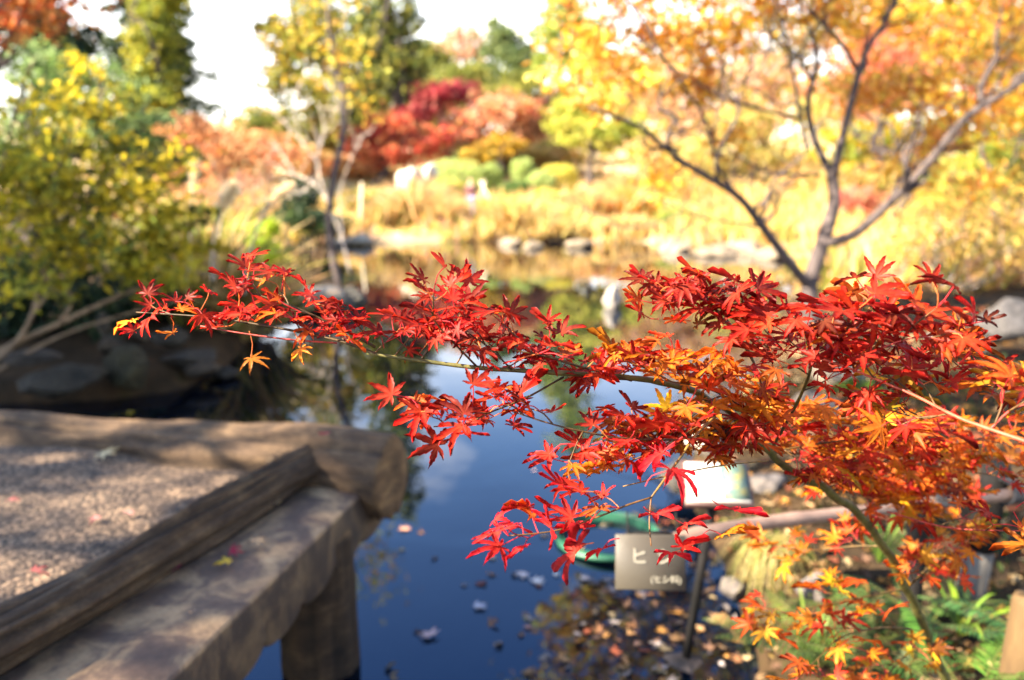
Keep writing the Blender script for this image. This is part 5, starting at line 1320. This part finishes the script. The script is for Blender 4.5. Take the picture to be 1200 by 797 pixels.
f4 = s.twig([P(1040, 600, 1.3), P(1110, 618, 1.2), P(1185, 622, 1.1), P(1230, 620, 1.05)], .0012, .0008, PK, 18); run(s, f4, 5, 17, 3., .04, 3, up=.2)
s.build('branch', maple, M['twig_green'])

# broad layer of red and orange below, further back
THIN = 1.7
s = Spray(MIX + ORG[:3] + REDS[:2], [.12, .14, .06, .14, .18, .16, .10, .05, .05], size=.041)
for pts in ([(900, 530, 1.2), (960, 520, 1.22), (1040, 510, 1.26), (1120, 512, 1.3), (1180, 520, 1.34)], [(880, 505, 1.16), (840, 506, 1.12), (790, 508, 1.1), (740, 512, 1.08)], [(930, 553, 1.25), (1000, 540, 1.3), (1080, 545, 1.36), (1150, 555, 1.4)], [(880, 505, 1.16), (930, 500, 1.2), (990, 492, 1.24), (1060, 490, 1.28)], [(965, 572, 1.3), (1010, 560, 1.42), (1060, 560, 1.5), (1110, 575, 1.55)], [(872, 498, 1.14), (865, 475, 1.08), (830, 456, 1.03), (780, 446, .99)], [(900, 530, 1.2), (970, 532, 1.3), (1050, 530, 1.4), (1160, 540, 1.48)], [(965, 572, 1.3), (1020, 582, 1.45), (1080, 590, 1.55)]):
    g = s.twig([P(*p) for p in pts], .0016, .0008, (.8, .45, .4), 26); run(s, g, 2, 25, 1.45, .055, 6, up=.06)
s.build('branch', maple, M['twig_green'])

# hanging twig with pinkish red leaves over the water
s = Spray(PINK, [.4, .3, .18, .12], size=.045, pet=(.018, .035), face=-.2)
h1 = s.twig([P(838, 488, 1.02), P(815, 510, .96), P(798, 535, .94), P(780, 560, .92), P(763, 583, .91)], .0018, .0012, (1.7, 1.0, .8), 18)
h2 = s.twig([P(763, 583, .91), P(735, 592, .9), P(700, 606, .89), P(650, 622, .88), P(596, 628, .87)], .0012, .0007, (1.0, .5, .5), 26)
h3 = s.twig([P(763, 583, .91), P(761, 612, .90), P(763, 640, .89)], .001, .0007, (1.4, .6, .6), 10)
h4 = s.twig([P(900, 540, 1.1), P(850, 545, 1.0), P(790, 556, .95), P(730, 570, .93)], .001, .0007, (1.5, .9, .7), 18)
for k, pp, up in ((8, h2, .35), (13, h2, .4), (17, h2, .4), (21, h2, .35), (25, h2, .2), (23, h2, -.3)):
    for sg in (-1, 1): s.leaf(pp[k], np.array([-.55 + .3 * sg, sg * .8, up + rng.normal() * .1]), size=.043, face=-.2)
for x, y, dx in ((690, 575, -1), (640, 598, -1), (742, 562, .7), (605, 622, -1), (670, 570, -1)): s.leaf(P(x + 14, y + 8, .88), np.array([dx, .1, .25]), size=.046, face=-.2)
for x, y, dx in ((720, 645, -1), (760, 608, 1), (700, 612, -.6), (790, 612, 1), (840, 600, 1), (800, 645, 1), (690, 650, -1)): s.leaf(P(x - dx * 6, y - 14, .88), np.array([dx, .2, -.6]), size=.05, face=-.2)
s.leaf(P(822, 628, .9), np.array([1, 0, 0]), size=.042, tint=(.58, .22, .02)); s.leaf(P(812, 640, .92), np.array([-.7, 0, -.4]), size=.05)
s.leaf(P(800, 512, .93), np.array([-.8, 0, -.3]), size=.055, face=.0); s.leaf(P(770, 528, .93), np.array([-1, 0, -.1]), size=.052, face=.0)
h5 = s.twig([P(838, 488, 1.02), P(790, 515, .98), P(740, 540, .97), P(700, 552, .96)], .001, .0007, (1.0, .5, .5), 18)
for k in (8, 11, 14, 17): 
    for sg in (-1, 1): s.leaf(h5[k], np.array([-.4, sg * .7, .2]), size=.045, tint=MIX[rng.integers(4)])
s.build('branch', maple, M['twig_green'])

# low orange sprays among the ferns
THIN = 1.25
s = Spray(ORG, OW, size=.042, orange_tip=.5)
for pts in ([(1035, 640, 1.46), (1000, 640, 1.5), (950, 645, 1.55), (905, 640, 1.6)], [(1062, 690, 1.55), (1010, 700, 1.5), (960, 710, 1.48), (915, 720, 1.46), (880, 740, 1.45)], [(1062, 690, 1.55), (1090, 660, 1.6), (1100, 630, 1.65), (1130, 610, 1.7)], [(1085, 740, 1.62), (1040, 735, 1.5), (990, 745, 1.42), (960, 770, 1.38), (930, 800, 1.35)], [(1062, 690, 1.55), (1085, 670, 1.5), (1110, 655, 1.48)],
            [(1003, 600, 1.38), (1040, 590, 1.5), (1090, 585, 1.6), (1140, 590, 1.7)], [(1003, 600, 1.38), (1000, 575, 1.55), (1040, 560, 1.7), (1090, 555, 1.8)], [(1085, 740, 1.62), (1060, 770, 1.55), (1030, 800, 1.5)]):
    g = s.twig([P(*p) for p in pts], .0017, .0008, (.8, .5, .45), 22); run(s, g, 4, 21, 3.2, .05, 4, up=.10)
s.build('branch', maple, M['twig_green'])
place(maple, g0)

# ------------------------------------------------------------------ ferns, sedge, litter
M['frond'] = leaf_mat('fern_frond', .35, 1.2, .5, .3)
FERN = [(0.030, 0.075, 0.015), (0.048, 0.10, 0.02), (0.02, 0.05, 0.012)]
def frond(parent, p0, direc, L, arch, pal, width=.21, name='frond'):
    """an arching fern frond with toothed pinnae on both sides"""
    d = unit(np.asarray(direc, float)); n = 26
    t = np.linspace(0, 1, n)
    side = unit(np.cross(d, [0, 0, 1.]))
    path = p0 + np.outer(t * L, d) + np.outer(-arch * L * t ** 2, [0, 0, 1.]) + np.outer(.05 * L * np.sin(t * 4 + rng.random() * 6), side)
    mb = MB(); v, f = tube(path, np.linspace(.0028, .0008, n), 5); mb.add(v, f, (.10, .11, .03))
    tg = unit(np.gradient(path, axis=0)); up = unit(np.cross(side[None, :], tg))
    col0 = np.array(pal[rng.integers(len(pal))])
    for i in range(4, n):
        tt = i / (n - 1); w = L * width * (math.sin(math.pi * min(1., .12 + .88 * tt)) ** .7) * (1.02 - .55 * tt)
        for sg in (-1, 1):
            e = unit(side * sg + tg[i] * .45 - up[i] * (.15 + .2 * rng.random()))
            hw = L * .010
            q = path[i]; m1 = q + e * w * .45; ui = up[i]; tip = q + e * w
            mb.add([q - tg[i] * hw * .6, q + tg[i] * hw * .6, m1 + tg[i] * hw * 1.0 + ui * .002, q + e * w * .8 + tg[i] * hw * .6, tip, q + e * w * .8 - tg[i] * hw * .5, m1 - tg[i] * hw * .9 + ui * .002],
                   [[0, 1, 2, 6], [6, 2, 3, 5], [5, 3, 4]], np.clip(col0 * rng.uniform(.7, 1.35), 0, 1))
    return mb.build(name, M['frond'], parent)
def fern(label, base, fronds, pal=FERN):
    t = empty('fern', label, 'fern')
    for d, L, arch in fronds: frond(t, np.asarray(base) + rng.normal(size=3) * .012, d, L, arch, pal)
    place(t, base)
b = GP(1130, 830, .2)
fern('bright green fern with long arching fronds in the bottom right corner', b + [0, 0, .03], [((.9, .1, .42), .42, .25), ((.8, .5, .55), .40, .35), ((-.3, .5, .8), .36, .4), ((.5, -.3, .7), .34, .4), ((-.8, .2, .6), .34, .35), ((.1, .8, .6), .40, .4), ((1., -.1, .22), .38, .12)], [(0.045, 0.13, 0.018), (0.07, 0.17, 0.025), (0.025, 0.07, 0.012)])
b = GP(1215, 770, .24)
fern('deep green fern reaching in from the right edge before the tan post', b + [0, 0, .03], [((-.9, .1, .5), .32, .3), ((-.8, -.3, .7), .30, .35), ((-.7, .6, .6), .36, .4), ((-.4, 0, .9), .34, .4)], [(0.035, 0.11, 0.035), (0.05, 0.14, 0.045)])
b = GP(985, 800, .14)
fern('dark olive fern leaning over the water at the bottom centre right', b + [0, 0, .03], [((-.85, .45, .55), .46, .38), ((-.9, .1, .5), .40, .3), ((-.4, .7, .7), .40, .4), ((.3, .4, .8), .36, .4), ((-.6, -.2, .7), .32, .4), ((.7, .2, .6), .34, .4)], [(0.05, 0.085, 0.018), (0.035, 0.065, 0.016), (0.08, 0.11, 0.02)])
b = GP(1080, 745, .2)
fern('dark green fern around the base of the red maple stem', b + [0, .05, .03], [((-.6, .4, .7), .34, .4), ((.8, .5, .6), .36, .4), ((.2, .8, .7), .36, .4), ((.9, -.1, .55), .34, .35), ((-.9, -.1, .45), .30, .3)], FERN)
b = GP(880, 770, .06)
fern('withered brown fern with a curled frond hanging over the water', b + [0, 0, .03], [((-.35, .15, .95), .30, .75), ((-.2, .3, .8), .22, .8)], [(0.30, 0.16, 0.06), (0.24, 0.12, 0.05)])
b = GP(905, 640, .2)
_m = 260
_ang = rng.uniform(0, 6.28, _m); _L = rng.uniform(.16, .34, _m)
sv, sf, stn = [], [], []
for k in range(_m):
    d = np.array([math.cos(_ang[k]) - .25, math.sin(_ang[k]) - .5, 0]) ; d = d / (np.linalg.norm(d) + .2); sd = np.array([-d[1], d[0], 0]) * .0035
    tt = np.linspace(0, 1, 6)
    pth = b + rng.normal(size=3) * [.03, .03, 0] + np.outer(tt * _L[k] * .75, d) + np.outer(_L[k] * (.75 * tt - 1.15 * tt ** 2) * rng.uniform(.7, 1.1), [0, 0, 1.])
    n0 = len(sv)
    for i in range(6): sv += [pth[i] - sd * (1 - tt[i] * .85), pth[i] + sd * (1 - tt[i] * .85)]
    sf += [[n0 + 2 * i, n0 + 2 * i + 1, n0 + 2 * i + 3, n0 + 2 * i + 2] for i in range(5)]
    c = np.array([(0.32, 0.26, 0.08), (0.24, 0.23, 0.06), (0.38, 0.30, 0.14), (0.15, 0.17, 0.04)][rng.integers(4)]); stn += [c] * 12
o = mesh_np('sedge_tuft', sv, sf, M['leaf'], None, np.array(stn)); tag(o, 'drooping straw coloured sedge tuft below the rail', 'grass')
o.data.transform(Matrix.Translation(-Vector(b))); o.location = b
def blades(label, b, n, L, pal, w=.008, out=.5):
    sv, sf, stn = [], [], []
    for k in range(n):
        a = rng.uniform(0, 6.28); d = np.array([math.cos(a), math.sin(a), 0]) * out * rng.uniform(.3, 1.4); l_ = L * rng.uniform(.6, 1.2)
        sd = unit(np.array([-d[1], d[0], 0])) * w; tt = np.linspace(0, 1, 8)
        pth = b + np.outer(tt * l_, d) + np.outer(l_ * (tt - .55 * tt ** 2 * out * 2 * .6), [0, 0, 1.])
        n0 = len(sv)
        for i in range(8):
            ww = math.sin(math.pi * (.12 + .88 * tt[i])) ** .6
            sv += [pth[i] - sd * ww, pth[i] + sd * ww]
        sf += [[n0 + 2 * i, n0 + 2 * i + 1, n0 + 2 * i + 3, n0 + 2 * i + 2] for i in range(7)]
        stn += [np.array(pal[rng.integers(len(pal))])] * 16
    o = mesh_np('strap_leaf_plant', sv, sf, M['frond'], None, np.array(stn)); tag(o, label, 'plant')
    o.data.transform(Matrix.Translation(-Vector(b))); o.location = b
blades('bright yellow green strap leaved plant at the foot of the leaning post', GP(1125, 745, .22), 12, .30, [(0.14, 0.22, 0.02), (0.10, 0.18, 0.02), (0.20, 0.23, 0.03)], .005, .9)
blades('grassy green plant under the orange leaves near the bottom edge', GP(950, 790, .12), 26, .26, [(0.07, 0.14, 0.02), (0.14, 0.20, 0.03)], .004, .5)
blades('small green blades in the shade between rail and posts', GP(1030, 660, .26), 24, .22, [(0.06, 0.13, 0.02), (0.12, 0.19, 0.03)], .004, .6)

FALL = [(0.40, 0.22, 0.10), (0.46, 0.28, 0.14), (0.32, 0.15, 0.07), (0.50, 0.24, 0.06), (0.24, 0.13, 0.08), (0.44, 0.12, 0.06), (0.52, 0.38, 0.20)]
def litter(name, label, xs, ys, zs, size, pal, zlift=.012, proto=True):
    vs, fs, ts, n = [], [], [], 0
    for x, y, z in zip(xs, ys, zs):
        V, F, A, E = PROTO[rng.integers(len(PROTO))]
        a = rng.uniform(0, 6.28); nr = unit(rng.normal(size=3) * .28 + [0, 0, 1.]); d = np.array([math.cos(a), math.sin(a), 0]); d = unit(d - nr * np.dot(d, nr)); xx = np.cross(d, nr)
        sz = size * rng.uniform(.7, 1.25)
        vs.append(np.array([x, y, z + zlift]) + (V[:, :1] * xx + V[:, 1:2] * d + V[:, 2:3] * nr) * sz); fs.append(F + n); n += len(V)
        c = np.array(pal[rng.integers(len(pal))]) * rng.uniform(.3, .85); ts.append(np.broadcast_to(c, (len(V), 3)))
    return tag(mesh_np(name, np.concatenate(vs), np.concatenate(fs), M['litter'], None, np.concatenate(ts)), label, 'leaves', kind='stuff')
# dry leaves on the right bank
_n = 5200
_x = rng.uniform(.7, 4.4, _n) ; _y = 1.2 + 7.5 * rng.random(_n) ** 1.5
_k = (pond_dist(_x, _y) > .03) & (_x < .62 * _y + 1.0); _x, _y = _x[_k], _y[_k]
litter('leaf_litter', 'brown and orange fallen leaves strewn over the right bank', _x, _y, hgt(_x, _y), .042, FALL)
# drifted leaves on the water beside the tub and stake
_n = 2600
_x = rng.uniform(-.45, 1.1, _n); _y = rng.uniform(1.2, 3.4, _n)
_d = -pond_dist(_x, _y)
_dens = np.exp(-((_x - .52) ** 2 / .10 + (_y - 2.35) ** 2 / .30)) * .36 + np.exp(-_d / .09) * .40 + .03
_k = (_d > .01) & (rng.random(_n) < _dens) ; _x, _y = _x[_k], _y[_k]
litter('drifted_leaves', 'fallen leaves drifted together on the water by the tub and stake', _x, _y, 0 * _x, .034, FALL + [(0.5, .42, .38)] * 2 + [(0.10, 0.06, 0.05)] * 3, .004)
# single leaves one can point at
def fallen(label, px, py, z, size, c, group, zl=.006, tiltv=.25):
    p = GP(px, py, z)
    V, F, A, E = PROTO[rng.integers(len(PROTO))]
    a = rng.uniform(0, 6.28); nr = unit(rng.normal(size=3) * tiltv + [0, 0, 1.]); d = np.array([math.cos(a), math.sin(a), 0]); d = unit(d - nr * np.dot(d, nr)); xx = np.cross(d, nr)
    v = (V[:, :1] * xx + V[:, 1:2] * d + V[:, 2:3] * nr) * size
    v[:, 2] *= .35 if group == FW else .8; v[:, 2] -= v[:, 2].min() * .9
    o = mesh_np('fallen_leaf', v, F, M['litter'], None, np.broadcast_to(np.asarray(c), (len(V), 3)).copy())
    o.location = p + np.array([0, 0, zl]); tag(o, label, 'leaf', group)
FB = 'fallen leaves on the bridge'; FW = 'single leaves floating on the water'
for a in (('yellow maple leaf lying on the flat side beam', 268, 663, .55, .03, (.55, .36, .04)), ('dark red leaf on the side beam above the yellow leaf', 272, 651, .55, .026, (.26, .02, .04)), ('pale brown curled leaf halfway along the side beam', 322, 595, .55, .032, (.5, .36, .2)), ('tan leaf lying where the side beam meets the log end', 395, 553, .55, .026, (.46, .3, .16)),
          ('pinkish leaf resting against the log end', 381, 547, .56, .024, (.5, .16, .12)), ('small red leaf on top of the log near its cut end', 384, 512, .70, .024, (.42, .05, .07)), ('pale yellow dry leaf in the sunlit patch of deck', 120, 536, .585, .05, (.52, .4, .22)), ('orange brown leaf on the deck near the far log', 246, 526, .585, .035, (.48, .22, .1)),
          ('brown leaf on the deck below the far log, second from the corner', 290, 538, .585, .035, (.3, .16, .09)), ('reddish leaf on the deck close to the corner of the logs', 312, 530, .585, .03, (.34, .1, .08)), ('red leaf lying on the gravel by the thick kerb log', 40, 678, .60, .032, (.48, .12, .1)), ('small pink leaf on gravel beside the bark knot', 150, 605, .585, .022, (.5, .24, .2)),
          ('tan leaf on gravel at the foot of the far log, leftmost', 62, 512, .585, .034, (.44, .27, .16)), ('dull orange leaf at the foot of the far log', 205, 519, .585, .036, (.5, .25, .12)), ('purple red leaf low on the side beam', 210, 668, .55, .022, (.24, .03, .06)), ('brown leaf tucked under the kerb log edge', 300, 640, .55, .03, (.3, .2, .12)), ('small pale leaf on the side beam near the bottom', 228, 722, .55, .012, (.5, .36, .26)),
          ('curled red leaf on gravel nearest the left edge', 12, 590, .585, .024, (.46, .14, .12)), ('pink leaf on gravel between two shadow bands', 115, 612, .585, .024, (.5, .2, .18))):
    fallen(*a[:4], a[4] * 1.35, a[5], FB)
FW = 'single leaves floating on the water'
for a in (('pale orange leaf floating right of the log end', 474, 622, 0, .045, (.52, .26, .16)), ('brown leaf floating beside the tan leaf near the log end', 470, 645, 0, .03, (.3, .2, .06)), ('lone pale leaf floating on the open blue water', 627, 552, 0, .02, (.52, .32, .26)), ('largest white bleached leaf floating left of the plant label', 628, 684, 0, .055, (.62, .55, .5)), ('round pale leaf floating beside the largest bleached leaf', 613, 674, 0, .05, (.6, .5, .46)),
          ('bluish grey leaf floating on dark reflections at bottom', 558, 712, 0, .05, (.44, .42, .46)), ('pale pink long leaf floating near the bottom pile', 505, 748, 0, .06, (.55, .38, .36)), ('yellow leaf floating in the tub', 670, 612, 0, .04, (.56, .40, .06)), ('cream leaf floating in the middle of the tub', 730, 606, 0, .06, (.6, .46, .3)), ('orange leaf floating in the tub by the rim', 655, 630, 0, .04, (.52, .24, .05)), ('small white leaf floating below the tub', 650, 674, 0, .03, (.62, .56, .5)), ('long pale leaf floating between tub and plant label', 682, 680, 0, .045, (.58, .44, .36)), ('tan leaf floating left of the tub', 575, 655, 0, .035, (.5, .36, .22)), ('red leaf floating near the open water right of the pile', 618, 735, 0, .025, (.46, .2, .12))):
    fallen(*a[:6], FW, .004, .08)


# undergrowth on the right bank and reeds by the left shore
_n = 9000
_x = rng.uniform(.45, 3.2, _n); _y = 1.15 + 4.2 * rng.random(_n)
_nz = np.array([mnoise.noise(Vector((x * 2.6, y * 2.6, 4))) for x, y in zip(_x, _y)])
_k = (pond_dist(_x, _y) > .0) & (_x < .68 * _y + .4) & (_nz > .02); _x, _y, _nz = _x[_k], _y[_k], _nz[_k]
_p = np.stack([_x, _y, hgt(_x, _y) + .015 + .16 * rng.random(len(_x)) * np.clip(_nz * 3, 0, 1)], 1)
v, f = leaf_quads(_p, .035 * (.5 + rng.random(len(_p))), (0, -.2, .7), .4)
tag(mesh_np('undergrowth', v, f, M['leaf'], None, np.repeat(tints(len(_p), [(0.035, 0.055, 0.012), (0.022, 0.036, 0.010), (0.06, 0.07, 0.015), (0.14, 0.07, 0.022), (0.18, 0.11, 0.03)]), 6, 0)), 'low green and brown undergrowth creeping over the right bank', 'undergrowth', kind='stuff')
b = GP(1000, 735, .16); fern('small fresh green fern below the low orange maple sprays', b + [0, 0, .02], [((-.9, .2, .5), .26, .3), ((-.5, -.5, .6), .24, .35), ((.7, -.4, .55), .28, .35), ((.9, .4, .5), .26, .35), ((-.1, .8, .7), .28, .4), ((.2, -.8, .6), .24, .3)], FERN)
b = GP(1050, 800, .18); fern('fern with olive fronds at the bottom edge under the maple stem', b + [0, 0, .02], [((-.9, .3, .45), .34, .3), ((.8, -.2, .5), .32, .3), ((.3, .6, .8), .32, .4), ((-.5, .6, .7), .32, .4), ((-.7, -.5, .5), .28, .3)], [(0.06, 0.10, 0.02), (0.04, 0.075, 0.016)])
for a in (('tall olive and straw reed clump right of the yellow shrub', 250, 275, 7.4, 40, 62, OLIVE[1:] + TAN), ('straw reed clump between the plumes and the lime young shrub', 292, 288, 7.6, 26, 48, TAN + OLIVE[:1]), ('dark olive reeds behind the left plumes', 225, 262, 8.4, 44, 60, OLIVE)):
    tussock(*a, 320, 'reed_clump', 'reed clumps on the left bank')
